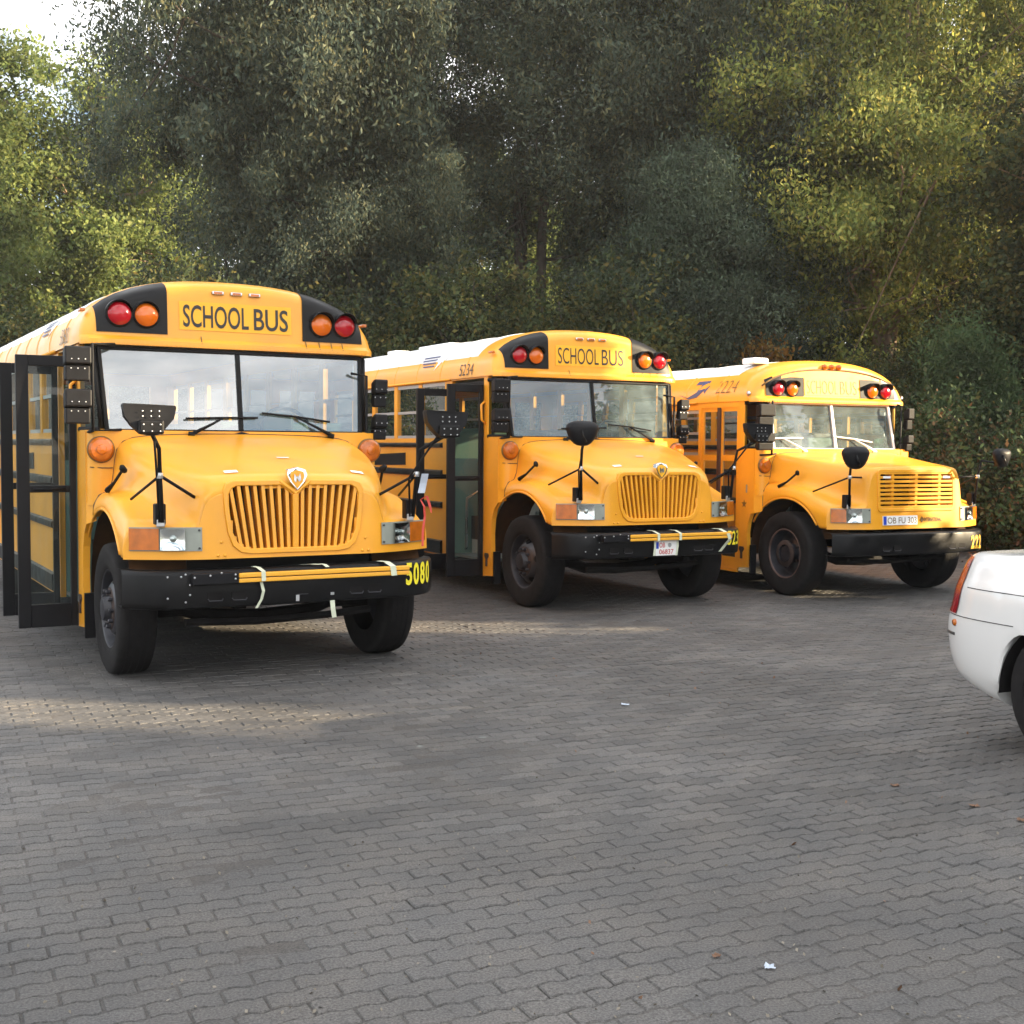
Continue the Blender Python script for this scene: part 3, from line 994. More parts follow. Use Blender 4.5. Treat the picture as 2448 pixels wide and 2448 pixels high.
    for s in (-1, 1):
        MB().add([(s * .017, wy(0, zb), zb), (s * xb, wy(xb, zb), zb), (s * xt, wy(xt, zt), zt), (s * .017, wy(0, zt), zt)], [(0, 1, 2, 3) if s > 0 else (3, 2, 1, 0)]).build('windshield', gname, bus)
        # corner pane
        ca = (s * (xb + .05), wy(xb, zb) + .02)
        cb = (s * 1.215, 1.70)
        ct = (s * (xt + .05), wy(xt, zt) + .02)
        cbt = (s * 1.215, 1.70)
        MB().add([(*ca, zb), (*cb, zb), (*cbt, zt), (*ct, zt)], [(0, 1, 2, 3)]).build('corner_window', 'corner_glass', bus)
        for (p, q) in (((*ca, zb - .005), (*cb, zb - .005)), ((*ct, zt + .005), (*cbt, zt + .005)), ((ca[0], ca[1], zb), (ct[0], ct[1], zt))):
            MB().tube([p, q], .024, 6).build('window_rubber', 'black_rubber', bus, smooth=True)
        MB().box(s * 1.20 - .025, s * 1.20 + .025, 1.69, 1.80, P['wz0'] - .02, P['cz'] + .01).build('corner_post', Y, bus, bevel=.008)
        # wipers
        wp = .62 if A else .55
        hx = s * (.78 if s > 0 else .55)
        hx = {-1: -.30, 1: .78}[s] if A else {-1: -.52, 1: .60}[s]
        wm = 'black_rubber' if A else 'white_paint'  # white stands in for sunlight on the far bus wipers
        arm0 = (hx, wy(hx, zb) - .06, zb - .035)
        tip = (hx - .30, wy(hx - .3, zb + .12) - .03, zb + .115)
        if A and s < 0:
            arm0 = (-.42, wy(.4, zb) - .06, zb - .035)
            tip = (-.16, wy(.2, zb + .1) - .035, zb + .095)
        w_ = MB().tube([arm0, tuple((Vector(arm0) + Vector(tip)) / 2 + Vector((0, -.012, .0))), tip], [.018, .011, .008], 6).build('wiper_arm', wm, bus, smooth=True)
        MB().tube([(arm0[0] - .03, arm0[1] + .01, arm0[2] + .0), (arm0[0] + .02, arm0[1], arm0[2] - .01)], .024, 6).build('wiper_pivot', wm, w_)
        tx_ = tip[0]
        dxx = .30
        MB().tube([(tx_ - dxx, tip[1] + .005, tip[2] + (.03 if s > 0 else -.005)), (tx_, tip[1], tip[2] + .005), (tx_ + dxx, tip[1] + .004, tip[2] - (.035 if s > 0 else -.01))], .009, 5).build('wiper_blade', wm, w_)
    # ---- roof cap
    us = [-1, -.985, -.96, -.93]
    xs_cols = [-1.243, -1.236, -1.22, -1.195, -1.16, -1.125, -1.05, -.95, -.82, -.69, -.572, -.48, -.36, -.24, -.12, 0]
    if not A:
        xs_cols = [-1.235, -1.23, -1.215, -1.19, -1.15, -1.09, -1.04, -.93, -.80, -.66, -.53, -.455, -.36, -.24, -.12, 0]
    xs_cols = xs_cols + [-x for x in xs_cols[::-1][1:]]
    pb, ptp = (P['cz'] + .085, 99) if A else (2.395, 2.632)
    NV = 16
    colv = []
    for x in xs_cols:
        az = arch_z(P, x)
        zl = [P['cz'], min(pb, az - .002) if az > pb else P['cz'] + (az - P['cz']) * .5]
        z2 = min(ptp, P['cz'] + (az - P['cz']) * .62)
        zs = list(np.linspace(zl[1], max(zl[1] + .001, z2), 6))[1:] if not A else []
        zl += zs
        k = NV - len(zl)
        f = 1 - (1 - np.linspace(0, 1, k + 1)[1:]) ** 1.7
        z_last = zl[-1]
        zl += [z_last + (az - z_last) * q for q in f]
        colv.append([(x, cap_y(P, x, z), z) for z in zl])
    ncol = len(xs_cols)
    capm, panl, panr = MB(), MB(), MB()
    nv = len(colv[0])
    px0, px1 = (.571, 1.126) if A else (.454, 1.05)
    for i in range(ncol - 1):
        for j in range(nv - 1):
            q = [colv[i][j], colv[i + 1][j], colv[i + 1][j + 1], colv[i][j + 1]]
            xm = (xs_cols[i] + xs_cols[i + 1]) / 2
            zm = sum(p[2] for p in q) / 4
            capm.add(q, [(0, 1, 2, 3)])
            top_ok = (j < nv - 3) if A else (max(p[2] for p in q) < 2.65)
            if px0 < abs(xm) < px1 and j >= 1 and top_ok and zm > pb - .001:
                (panl if xm < 0 else panr).add([(p[0], p[1] - .007, p[2] + .002) for p in q], [(0, 1, 2, 3)])
    # rim of the cap back to the roof
    rimy = [colv[i][-1] for i in range(ncol)]
    back = 2.05
    capm.grid([[p for p in rimy], [(p[0], max(p[1] + .02, back), p[2]) for p in rimy]])
    # bottom flange
    fl0 = [(x, cap_y(P, x, P['cz']) - .028 * (1 if abs(x) < 1.2 else .4), P['cz'] + .03) for x in xs_cols]
    fl1 = [(x, cap_y(P, x, P['cz']) - .030 * (1 if abs(x) < 1.2 else .4), P['cz'] - .012) for x in xs_cols]
    fl2 = [(x, max(wy(min(abs(x), 1.0), zt) + .0, cap_y(P, x, P['cz'])), P['cz'] - .012) for x in xs_cols]
    capm.grid([[(x, cap_y(P, x, P['cz'] + .06) - .001, P['cz'] + .06) for x in xs_cols], fl0, fl1, fl2])
    # cheek between the flange and the side
    cap = capm.build('roof_cap', Y, bus, smooth=False, merge=True)
    cap.data.polygons.foreach_set('use_smooth', [True] * len(cap.data.polygons))
    try:
        cap.data.set_sharp_from_angle(angle=R(42))
    except Exception:
        pass
    rv = MB()
    for x in np.linspace(-1.15, 1.15, 62):
        yv = cap_y(P, x, P['cz']) - .030
        rv.box(x - .006, x + .006, yv - .005, yv + .002, P['cz'] - .006, P['cz'] + .006)
    rv.build('flange_rivets', Y, bus, kind='stuff')
    for x in (.60, .72, .83, .93, -.30):
        MB().add([(x - .004, cap_y(P, x, P['cz'] + .06) - .0005, P['cz'] + .085), (x + .004, cap_y(P, x, P['cz'] + .06) - .0005, P['cz'] + .085), (x + .006, cap_y(P, x, P['cz']) - .031, P['cz'] + .02), (x - .003, cap_y(P, x, P['cz']) - .031, P['cz'] + .02)], [(0, 1, 2, 3)]).build('rust_streak', 'lettering_faded', bus) if A else None
    lz = 2.782 if A else 2.488
    for mb, s in ((panl, -1), (panr, 1)):
        pn = mb.build('light_panel', 'black_paint' if not (opts['n'] == 2 and s > 0) else 'black_satin', bus, smooth=True, merge=True)
        pair = ((.952, 'red_lens', 'red'), (.741, 'amber_lens', 'amber')) if A else ((.865, 'red_lens', 'red'), (.647, 'amber_lens', 'amber'))
        for x, ml, cn in pair:
            r = .094 if A else .088
            yy = cap_y(P, x, lz) - .01
            wl = MB().lathe([(r, .02), (r, -.012), (r * .93, -.022), (r * .7, -.038), (r * .35, -.047), (.001, -.05)], 28, (s * x, yy, lz), (0, 1, 0), (1, 0, 0)).build('warning_light', ml, bus, auto=35, label='round %s warning light' % cn)
            MB().lathe([(r + .013, .02), (r + .013, -.014), (r - .002, -.016)], 28, (s * x, yy, lz), (0, 1, 0), (1, 0, 0)).build('light_rim', 'black_rubber', wl, smooth=True)
            # visor over the lamp
            vis = []
            depth = .085 if (opts['n'] != 1 or s > 0) else .05
            for k in range(15):
                th = math.pi * (k / 14) * .86 + .07 * math.pi
                dd = depth * math.sin(th) ** .6 + .012
                vis.append([(s * x + (r + .012) * math.cos(th), yy + .01, lz + (r + .012) * math.sin(th)), (s * x + (r + .004) * math.cos(th), yy - dd, lz + (r + .004) * math.sin(th) + .004)])
            o = MB().grid(vis).build('light_visor', 'black_satin', wl, smooth=True)
            sm = o.modifiers.new('thick', 'SOLIDIFY')
            sm.thickness = .006
    # sign
    if A:
        sx, za, zb2 = .475, 2.682, 2.915
        ty0, ty1 = 2.705, 2.888
        tx0, tx1 = -.445, .445
    else:
        sx, za, zb2 = .44, 2.415, 2.63
        tx0, tx1, ty0, ty1 = -.40, .40, 2.435, 2.605
    sgn = MB().grid([[(x, cap_y(P, x, z) - .005, z) for x in np.linspace(-sx, sx, 7)] for z in np.linspace(za, zb2, 4)]).build('sign_panel', 'sign_yellow', bus)
    wsp = .075
    wd = (tx1 - tx0)
    lm = 'lettering_black' if A else 'lettering_worn'
    bo = .012 if opts['n'] == 1 else (-.004 if opts['n'] == 2 else -.016)
    put = lambda x0, x1: (lambda u, v: (x0 + (x1 - x0) * u, cap_y(P, x0 + (x1 - x0) * u, ty0 + (ty1 - ty0) * v) - .0085, ty0 + (ty1 - ty0) * v))
    lettering('SCHOOL', put(tx0, tx0 + wd * .615), lm, sgn, bo)
    lettering('BUS', put(tx0 + wd * .665, tx1), lm, sgn, bo)
    # marker lamps
    for x in (-.155, 0, .155) if A else (-.115, 0, .115):
        z = 2.995 if A else 2.775
        yy = cap_y(P, x, z)
        if A:
            ml = MB().box(x - .05, x + .05, yy - .022, yy + .02, z - .014, z + .016).build('marker_lamp', 'steel', bus, bevel=.008)
            MB().box(x - .034, x + .034, yy - .027, yy - .02, z - .009, z + .010).build('marker_lens', 'turn_lens', ml)
        else:
            MB().lathe([(.038, .02), (.036, -.02), (.022, -.045), (.001, -.05)], 14, (x, yy, z), (0, 1, -.25), (1, 0, 0)).build('marker_lamp', 'turn_lens', bus, smooth=True)
    for s in (-1, 1):
        if A:
            MB().box(s * 1.205 - .02, s * 1.205 + .02, 1.60, 1.70, 2.80, 2.825).build('marker_lamp', 'turn_lens', bus, bevel=.006)
        else:
            MB().lathe([(.03, 0), (.028, .02), (.001, .03)], 12, (s * 1.225, 1.60, 2.42), (s, 0, 0), (0, 1, 0)).build('marker_lamp', 'steel', bus, smooth=True)
    if not A:
        # dark tube imitating the shaded crease of the brow
        pts = [(x, cap_y(P, x, min(arch_z(P, x) - .13, 2.745 - .16 * (abs(x) / 1.1) ** 2.2)) - .004, min(arch_z(P, x) - .13, 2.745 - .16 * (abs(x) / 1.1) ** 2.2)) for x in np.linspace(-1.08, 1.08, 25)]
        MB().tube(pts, .011, 5).build('brow_crease', 'lettering_faded', bus, smooth=True)
        MB().box(-.86, -.62, 2.0, 2.25, 2.82, 2.90).build('roof_vent', 'white_paint', bus, bevel=.02)
    # ---- roof
    xr = np.r_[np.linspace(-1, 1, 41)]
    xr = [P['chw'] * math.copysign(1 - (1 - abs(u)) ** 1.8, u) for u in xr]
    split = P['cz'] + .225 if A else P['cz'] + .33
    yr0 = 2.05
    ys = [yr0, 4.0, 6.3, LEN]
    ribs = list(np.arange(2.25, LEN - .1, .72))
    rl, rs_ = MB(), MB()
    prof = [(x, arch_z(P, x)) for x in xr]
    def roof_rows(sel):
        return [[(x, y, z) for x, z in sel] for y in ys]
    topsel = [p for p in prof if p[1] >= split]
    lsel = [p for p in prof if p[0] < 0 and p[1] <= topsel[0][1] + 1e-6]
    rsel = [p for p in prof if p[0] > 0 and p[1] <= topsel[-1][1] + 1e-6]
    MB().grid(roof_rows(topsel)).build('roof', 'white_paint', bus, smooth=True)
    MB().grid(roof_rows(lsel)).build('roof_side', Y, bus, smooth=True)
    MB().grid(roof_rows(rsel)).build('roof_side', Y, bus, smooth=True)
    for yr_ in ribs:
        for sel_, mt_ in ((topsel, 'white_paint'), (lsel, Y)):
            MB().grid([[(x * 1.001, yr_ - .022, z + .001) for x, z in sel_], [(x * 1.004, yr_ - .012, z + .006) for x, z in sel_], [(x * 1.004, yr_ + .012, z + .006) for x, z in sel_], [(x * 1.001, yr_ + .022, z + .001) for x, z in sel_]]).build('roof_rib', mt_, bus)
    if opts['n'] != 3:
        MB().box(-.55, .05, 4.2, 5.2, 3.05, 3.135).build('roof_hatch', 'white_paint', bus, bevel=.02)
        MB().box(-.45, -.2, 6.3, 6.6, 3.06, 3.17).build('roof_vent', 'white_paint', bus, bevel=.02)
    # ---- side walls
    W = 1.22
    wt, wb_ = 2.53 + dz * 1.35, 1.845 + dz * .9
    dy0, dy1 = 1.80, 2.66
    pitch = .80
    first = 2.86 if A else 2.66
    for s in (-1, 1):
        wm = MB()
        x0, x1 = sorted((s * W, s * (W - .045)))
        yst = (dy1 if s < 0 else 1.80)
        wm.box(x0, x1, yst, LEN, .40 if s < 0 else .36, wb_)
        wm.box(x0, x1, 1.80, LEN, wt, P['cz'] + .004)
        wm.box(x0, x1, yst, first, wb_, wt) if s < 0 else None
        wall = wm.build('side_wall', Y, bus)
        yw = first
        if s > 0:
            yw = 1.86
        while yw + pitch < LEN:
            y0, y1 = yw, yw + pitch - .11
            MB().box(x0 - .002, x1 + .002, y1, y1 + .11, wb_, wt).build('window_post', Y, bus, bevel=.004)
            xm = s * (W - .02)
            fr = MB()
            zm_ = wb_ + (wt - wb_) * .48
            for (a, b, c, d) in ((y0, y1, wb_, wb_ + .035), (y0, y1, wt - .045, wt), (y0, y1, zm_ - .015, zm_ + .018)):
                fr.box(min(xm, xm + s * .012), max(xm, xm + s * .012), a, b, c, d)
            fo = fr.build('window_frame', 'alloy', bus)
            if yw < 6.5:
                MB().add([(xm, y0, zm_), (xm, y1, zm_), (xm, y1, wt), (xm, y0, wt)], [(0, 1, 2, 3)]).build('window_pane', 'side_glass', fo)
                MB().add([(xm - s * .008, y0, wb_), (xm - s * .008, y1, wb_), (xm - s * .008, y1, zm_), (xm - s * .008, y0, zm_)], [(0, 1, 2, 3)]).build('window_pane', 'side_glass', fo)
            yw += pitch
        if yw < LEN:
            MB().box(x0, x1, yw - .001, LEN, wb_, wt).build('window_post', Y, bus)
        for (za, zc) in ((1.728 + dz * .9, 1.790 + dz * .9), (1.372 + dz * .5, 1.455 + dz * .5), (.985 + dz * .2, 1.064 + dz * .2), (.42, .59)):
            if s > 0 and not A:
                continue
            rw = []
            for o_, z in ((0, za), (.030, za + .012), (.034, (za + zc) / 2), (.030, zc - .012), (0, zc)):
                rw.append([(s * (W + o_), y, z) for y in ((2.92 if s < 0 else 1.9), LEN)])
            MB().grid(rw).build('rub_rail', 'black_paint', bus, auto=50)
            if s < 0:
                MB().prism([(0, za), (.03, za + .012), (.034, (za + zc) / 2), (.03, zc - .012), (0, zc)], lambda a, z: (s * (W + a), 2.92, z), lambda a, z: (s * (W + a), 2.921, z)).build('rail_end', 'black_paint', bus)
        MB().tube([(s * (W + .015), 2.0 if s > 0 else 2.7, P['cz'] + .0), (s * (W + .015), LEN, P['cz'] + .0)], .016, 6).build('drip_rail', Y, bus, smooth=True)
    # sunken heater vent, side numbers and emblem
    if A:
        MB().prism([(4.07, 1.50), (5.15, 1.48), (5.15, 1.63), (4.07, 1.66)], lambda y, z: (-1.227, y, z), lambda y, z: (-1.2195, y, z)).build('vent_panel', 'chassis', bus)
    def side(y0, y1, za, zb2, off=.006):
        def f(u, v):
            y = y0 + (y1 - y0) * u
            z = za + (zb2 - za) * v
            # hug the curved roof side
            a = max(0, min(1, (z - P['cz']) / (P['peak'] - P['cz'])))
            x = -P['chw'] * max(0, 1 - a ** 2.4) ** (1 / 2.4) if z > P['cz'] else -P['chw']
            return (x - off, y, z + .002)
        return f
    num = {1: '5080', 2: '5234', 3: '2224'}[opts['n']]
    if A:
        lettering(num, side(2.41, 2.05, 2.575, 2.71), 'lettering_black', bus, -.01, name='side_number')
        em = MB()
        f_ = side(3.72, 2.80, 2.665, 2.90)
        for k in range(4):
            u0 = .02 + k * .06
            v0 = .82 - k * .17
            em.add([f_(u0, v0 - .035), f_(.56, v0 - .035), f_(.56, v0 + .035), f_(u0, v0 + .035)], [(0, 1, 2, 3)])
        em.build('side_stripes', 'emblem_blue', bus)
        a_ = MB()
        for poly in ([(.52, .62), (.66, .45), (.60, .05), (.70, .30), (.78, .62), (.70, .60)], [(.78, .42), (.86, .60), (.84, .75), (.76, .58)], [(.86, .68), (.92, .80), (.90, .92), (.84, .82)]):
            a_.add([f_(*p) for p in poly], [tuple(range(len(poly)))])
        a_.build('side_arrow', 'sticker_white', bus)
    else:
        lettering(num, side(2.30, 1.88, 2.44, 2.60), 'lettering_faded', bus, -.02, name='side_number')
        a_ = MB()
        f_ = side(3.15, 2.48, 2.40, 2.62)
        for poly in ([(.02, .22), (.35, .02), (.62, .30), (.72, .78), (.50, .76), (.52, .98), (.93, .98), (.86, .40), (.66, .02), (.40, -.08)], [(.86, .40), (.98, .70), (1.0, .66), (.90, .20)]):
            a_.add([f_(*p) for p in poly], [tuple(range(len(poly)))])
        a_.build('side_arrow', 'emblem_blue', bus)
        star = []
        for k in range(10):
            r = .055 if k % 2 == 0 else .024
            th = math.pi / 2 + k * math.pi / 5
            star.append((1.66 + r * math.cos(th), 1.06 + r * math.sin(th)))
        MB().add([(-1.226, y, z) for y, z in star], [tuple(range(10))]).build('star_sticker', 'lettering_faded', bus)
        MB().add([(-1.226, 1.63, 1.20), (-1.226, 1.60, 1.20), (-1.226, 1.60, 1.30), (-1.226, 1.63, 1.30)], [(0, 1, 2, 3)]).build('pillar_sticker', 'pale_grey', bus)
    # rear and floor
    rw = MB().box(-1.2, 1.2, LEN - .05, LEN, .5, 1.75 + dz)
    rw.box(-1.2, 1.2, LEN - .05, LEN, wt, P['cz'])
    rw.box(-1.2, -.95, LEN - .05, LEN, 1.75 + dz, wt)
    rw.box(.95, 1.2, LEN - .05, LEN, 1.75 + dz, wt)
    rw.box(-.4, -.3, LEN - .05, LEN, 1.75 + dz, wt)
    rw.box(.3, .4, LEN - .05, LEN, 1.75 + dz, wt)
    rw.build('rear_wall', Y, bus)
    MB().prism([(x, z) for x, z in prof], lambda x, z: (x, LEN - .02, z), lambda x, z: (x, LEN - .001, z)).build('rear_gable', Y, bus)
    flr = MB().box(-.55, 1.17, 1.45, 2.7, .96, .99)
    flr.box(-1.17, 1.17, 2.7, LEN - .06, .96, .99)
    flr.build('cabin_floor', 'interior_green', bus)
    MB().box(-.55, -.53, 1.6, 2.68, .40, 1.30).build('stepwell_panel', 'interior_panel', bus)
    MB().box(-1.17, -.55, 2.66, 2.69, .40, 1.6).build('modesty_panel', 'interior_green' if A else 'seat_brown', bus)
    for (xa, xb3, zz) in ((-1.17, -.93, .45), (-.93, -.74, .64), (-.74, -.55, .82)):
        MB().box(xa, xb3, 1.75, 2.66, zz - .03, zz).build('entry_step', 'grey_panel', bus)
        MB().box(xb3 - .012, xb3, 1.75, 2.66, zz, zz + .17).build('step_riser', 'interior_panel', bus)
    MB().tube([(-1.05, 2.60, .50), (-1.05, 2.58, 1.12), (-.80, 2.2, 1.38)], .017, 8).build('handrail', 'steel', bus, smooth=True)
    MB().box(-1.0, 1.1, 1.42, 1.70, 1.55 + dz * .8, wb_ - .02).build('dashboard', 'grey_panel', bus, bevel=.03)
    MB().box(-1.17, 1.17, 2.0, LEN - .1, P['cz'] + .14, P['cz'] + .16).build('ceiling', 'interior_panel', bus)
    cxs, cys, czs = .55, 1.80, wb_ + .02
    ringp = [(cxs + .23 * math.cos(t_), cys + .10 * math.sin(t_) , czs + .21 * math.sin(t_)) for t_ in np.linspace(0, 2 * math.pi, 25)]
    swh = MB().tube(ringp, .017, 6, cap=False).build('steering_wheel', 'black_rubber', bus, smooth=True)
    MB().tube([(cxs, 1.5, czs - .2), (cxs, 1.79, czs)], .03, 6).build('steering_column', 'black_rubber', swh)
    ds = MB().box(.30, .82, 2.35, 2.47, 1.35, 2.05 + dz * .7).build('driver_seat', 'seat_vinyl', bus, bevel=.04)
    MB().box(.30, .82, 1.98, 2.40, 1.30, 1.42).build('seat_cushion', 'seat_vinyl', ds, bevel=.04)
    sm_ = MB().box(-.45, .45, 0, .11, 0, .72)
    s0 = None
    for k in range(6):
        for xx in (-.70, .70):
            yy = 2.85 + k * .78
            if s0 is None:
                s0 = sm_.build('bench_seat', 'seat_vinyl' if A else 'seat_brown', bus, bevel=.04)
                o = s0
            else:
                o = bpy.data.objects.new('bench_seat', s0.data)
                COL.objects.link(o)
                o.parent = bus
            o.location = (xx, yy, 1.25)
            if o is not s0:
                bv = o.modifiers.new('bevel', 'BEVEL')
                bv.width = .04
                bv.segments = 2
    # ---- entrance door
    dt, db = (2.45, .27) if A else (2.30, .235)
    if A:
        # outward opened black leaves
        for (yy, xo, nm) in ((1.80, -1.685, 'front'), (2.62, -1.70, 'rear')):
            xi = -1.235
            zt_, zb_ = dt - (0 if nm == 'front' else .02), db
            fr = MB()
            fr.box(xo, xo + .095, yy - .022, yy + .022, zb_, zt_)
            fr.box(xi - .05, xi, yy - .022, yy + .022, zb_, zt_)
            fr.box(xo + .095, xi - .05, yy - .022, yy + .022, zt_ - .085, zt_)
            fr.box(xo + .095, xi - .05, yy - .022, yy + .022, zb_, zb_ + .185)
            fr.box(xo + .095, xi - .05, yy - .022, yy + .022, 1.355, 1.41)
            door = fr.build('door_leaf', 'black_satin', bus, bevel=.005)
            for (za, zc) in ((zb_ + .185, 1.355), (1.41, zt_ - .085)):
                MB().add([(xo + .095, yy, za), (xi - .05, yy, za), (xi - .05, yy, zc), (xo + .095, yy, zc)], [(0, 1, 2, 3)]).build('door_pane', 'side_glass', door)
            MB().tube([(xo + .12, yy - .03, 1.382), (xi - .08, yy - .03, 1.382)], .013, 6).build('door_bar', 'black_rubber', door, smooth=True)
        MB().box(-1.215, -1.17, dy0 - .01, dy1 + .01, dt, dt + .05).build('door_header', 'black_rubber', bus)
        MB().tube([(-1.23, 1.765, 2.26), (-1.275, 1.76, 2.22), (-1.275, 1.75, 2.05), (-1.23, 1.745, 2.01)], .014, 8).build('grab_handle', Y, bus, smooth=True)
    else:
        x_ = -1.215
        fr = MB()
        fr.box(x_ - .012, x_ + .03, 2.60, 2.66, db + .15, dt + .02)
        fr.box(x_ - .012, x_ + .03, 1.74, 1.80, db + .15, dt + .02)
        fr.box(x_ - .012, x_ + .03, 1.80, 2.60, dt - .04, dt + .02)
        fr.build('door_frame', Y, bus)
        for (ya, yb_) in ((1.80, 2.19), (2.21, 2.60)):
            f2 = MB()
            f2.box(x_ + .0, x_ + .028, ya, ya + .045, db, dt - .04)
            f2.box(x_ + .0, x_ + .028, yb_ - .045, yb_, db, dt - .04)
            for za, zc in ((dt - .09, dt - .04), (1.585, 1.66), (db, db + .145)):
                f2.box(x_ + .0, x_ + .028, ya + .045, yb_ - .045, za, zc)
            door = f2.build('door_leaf', Y, bus)
            for za, zc in ((db + .145, 1.585), (1.66, dt - .09)):
                MB().add([(x_ + .012, ya + .045, za), (x_ + .012, yb_ - .045, za), (x_ + .012, yb_ - .045, zc), (x_ + .012, ya + .045, zc)], [(0, 1, 2, 3)]).build('door_pane', 'side_glass', door)
        MB().box(x_ - .03, x_ + .01, 2.175, 2.225, db, dt - .04).build('door_seal', 'seat_brown', bus)
        MB().box(x_ - .015, x_ + .02, 1.80, 2.66, .20, .233).build('door_sill', Y, bus)
    # ---- side mirrors
    for s in (-1, 1):
        mx_, my_ = (s * 1.325, 1.20) if s < 0 else (s * 1.315, 1.38)
        hw = .098 if A else .115
        if not A:
            mx_ = s * 1.29
        if s > 0:
            mx_, hw = (1.245, .062) if A else (1.15, .05)
        zs2 = ((2.225, 2.485), (1.90, 2.162)) if A else ((2.0, 2.275), (1.725, 1.93))
        if s > 0 and A:
            zs2 = ((2.085, 2.325), (1.80, 2.02))
        arm = MB()
        xr_ = mx_ - s * .115
        zhi = zs2[0][1] + .03
        zlo = zs2[1][0] - .05
        arm.tube([(s * 1.0, 1.42, zhi + .02), (xr_, my_, zhi), (xr_, my_, zlo), (s * .97, P['cowl'] + .01, zlo + .01)], .013, 6)
        arm.tube([(xr_, my_, zlo), (s * 1.20, 1.62, zlo - .02)], .013, 6)
        mo = arm.build('mirror_arm', 'black_rubber', bus, smooth=True)
        for za, zc in zs2:
            zm_ = za + (zc - za) * .50
            mr = MB()
            up_ = [(0, zm_), (0, zc), (.03, zc + .004), (.10, zc - .03), (.10, zm_ - .02), (.05, zm_ - .01)]
            mr.prism([(a, b) for a, b in up_], lambda a, z: (mx_ - hw, my_ - .07 + a, z), lambda a, z: (mx_ + hw, my_ - .07 + a, z))
            lo_ = [(.035, za), (.03, zm_ - .012), (.10, zm_ - .012), (.12, za + .05), (.09, za)]
            mr.prism(lo_, lambda a, z: (mx_ - hw * .94, my_ - .07 + a, z), lambda a, z: (mx_ + hw * .94, my_ - .07 + a, z))
            mb_ = mr.build('side_mirror', 'black_satin', bus, bevel=.012)
            if A:
                for k in (-.05, 0, .05):
                    for zq, yq in ((zm_ + .035, my_ - .072), (zm_ - .035, my_ - .042)):
                        MB().lathe([(.006, 0), (.005, -.004), (.001, -.005)], 6, (mx_ + k, yq, zq), (0, 1, 0), (1, 0, 0)).build('screw', 'steel', mb_)
        # crossview mirror on the fender
        zc_ = (1.90 if A else 1.665)
        zbase = 1.20 if A else 1.10
        cxm = s * 1.115
        bx_ = s * .965
        by_ = .06
        yaw = (.0 if s < 0 else .0)
        bowl = []
        shape = 'plate' if (opts['n'] == 1 or (opts['n'] == 2 and s > 0)) else 'bowl'
        hwid, hh = (.185, .150) if (A or s < 0) else (.13, .135)
        NU, NVv = 20, 8
        rowsm = []
        for j in range(NVv + 1):
            ph = j / NVv * math.pi / 2
            row = []
            for i in range(NU):
                th = 2 * math.pi * i / NU
                ex = math.copysign(abs(math.cos(th)) ** .75, math.cos(th))
                ez = math.copysign(abs(math.sin(th)) ** .75, math.sin(th))
                wx_ = hwid * (1 - .30 * max(0, -ez))
                zz = hh * ez * (.55 if ez > 0 else 1.15)
                d = math.cos(ph)
                k = math.sin(ph)
                row.append((cxm + wx_ * ex * k, -.20 - .075 * d + .06 * (1 - k) * 0, zc_ + .03 + zz * k))
            rowsm.append(row)
        # back shell (towards the front) and the rim
        mir = MB()
        if shape == 'plate':
            ol = [(-.178, .085), (-.172, .10), (0, .095), (.172, .09), (.178, .075), (.160, .0), (.105, -.06), (.06, -.105), (0, -.115), (-.06, -.105), (-.12, -.05), (-.165, .01)]
            mir.prism(ol, lambda a, b: (cxm + a, -.235 - .03 * (1 - (a / .178) ** 2), zc_ + .02 + b), lambda a, b: (cxm + a, -.19, zc_ + .02 + b))
            rowsm = [[(cxm + a, -.19, zc_ + .02 + b) for a, b in ol]]
            NU = len(ol)
        else:
            mir.grid(rowsm, closed=True)
        mir.grid([[(x, y, z) for x, y, z in rowsm[-1]], [(cxm + (x - cxm) * .98, y + .03, zc_ + .03 + (z - zc_ - .03) * .98) for x, y, z in rowsm[-1]]], closed=True)
        mir.add([(cxm + (x - cxm) * .98, y + .03, zc_ + .03 + (z - zc_ - .03) * .98) for x, y, z in rowsm[-1]], [tuple(range(NU))])
        mo2 = mir.build('fender_mirror', 'black_satin', bus, auto=50, merge=True)
        if shape == 'plate':
            MB().box(cxm - .085, cxm + .085, -.29, -.25, zc_ - .085, zc_ + .01).build('mirror_bracket', 'black_paint', mo2, bevel=.015)
            for k in (-.055, 0, .055):
                for zq in (-.065, -.02, .035, .07):
                    MB().lathe([(.006, 0), (.005, -.005), (.001, -.006)], 6, (cxm + k, (-.291 if zq < .01 else -.266 + abs(k) * .05), zc_ + zq), (0, 1, 0), (1, 0, 0)).build('screw', 'steel', mo2)
        else:
            MB().tube([(cxm - .05, -.26, zc_ + .02), (cxm - .06, -.30, zc_ - .04), (cxm, -.27, zc_ - .10)], .012, 6).build('mirror_bracket', 'black_paint', mo2, smooth=True)
        mid = (bx_ + s * .02, by_ - .02, zbase + .33)
        elbow = (bx_ + s * .035, by_ - .06, zbase + .52)
        pmat = 'black_rubber'
        post = MB()
        post.tube([(bx_, by_, zbase), mid, elbow, (cxm - s * .02, -.20, zc_ - .08)], .015, 7)
        post.tube([(bx_ - s * .0 - .02, by_ + .01, zbase), (bx_ - .035, by_, zbase + .3), (cxm - s * .04, -.17, zc_ - .06)], .009, 6) if A else None
        po = post.build('mirror_post', pmat, bus, smooth=True)
        yft = ynose(P, .965, zbase)
        MB().box(bx_ - .038, bx_ + .038, yft - .05, yft + .03, zbase - .02, zbase + .13).build('mirror_base', 'black_rubber', po, bevel=.01)
        MB().box(bx_ - .03, bx_ + .03, yft - .055, yft - .03, zbase - .035, zbase + .02).build('mirror_foot', 'steel', po, bevel=.008)
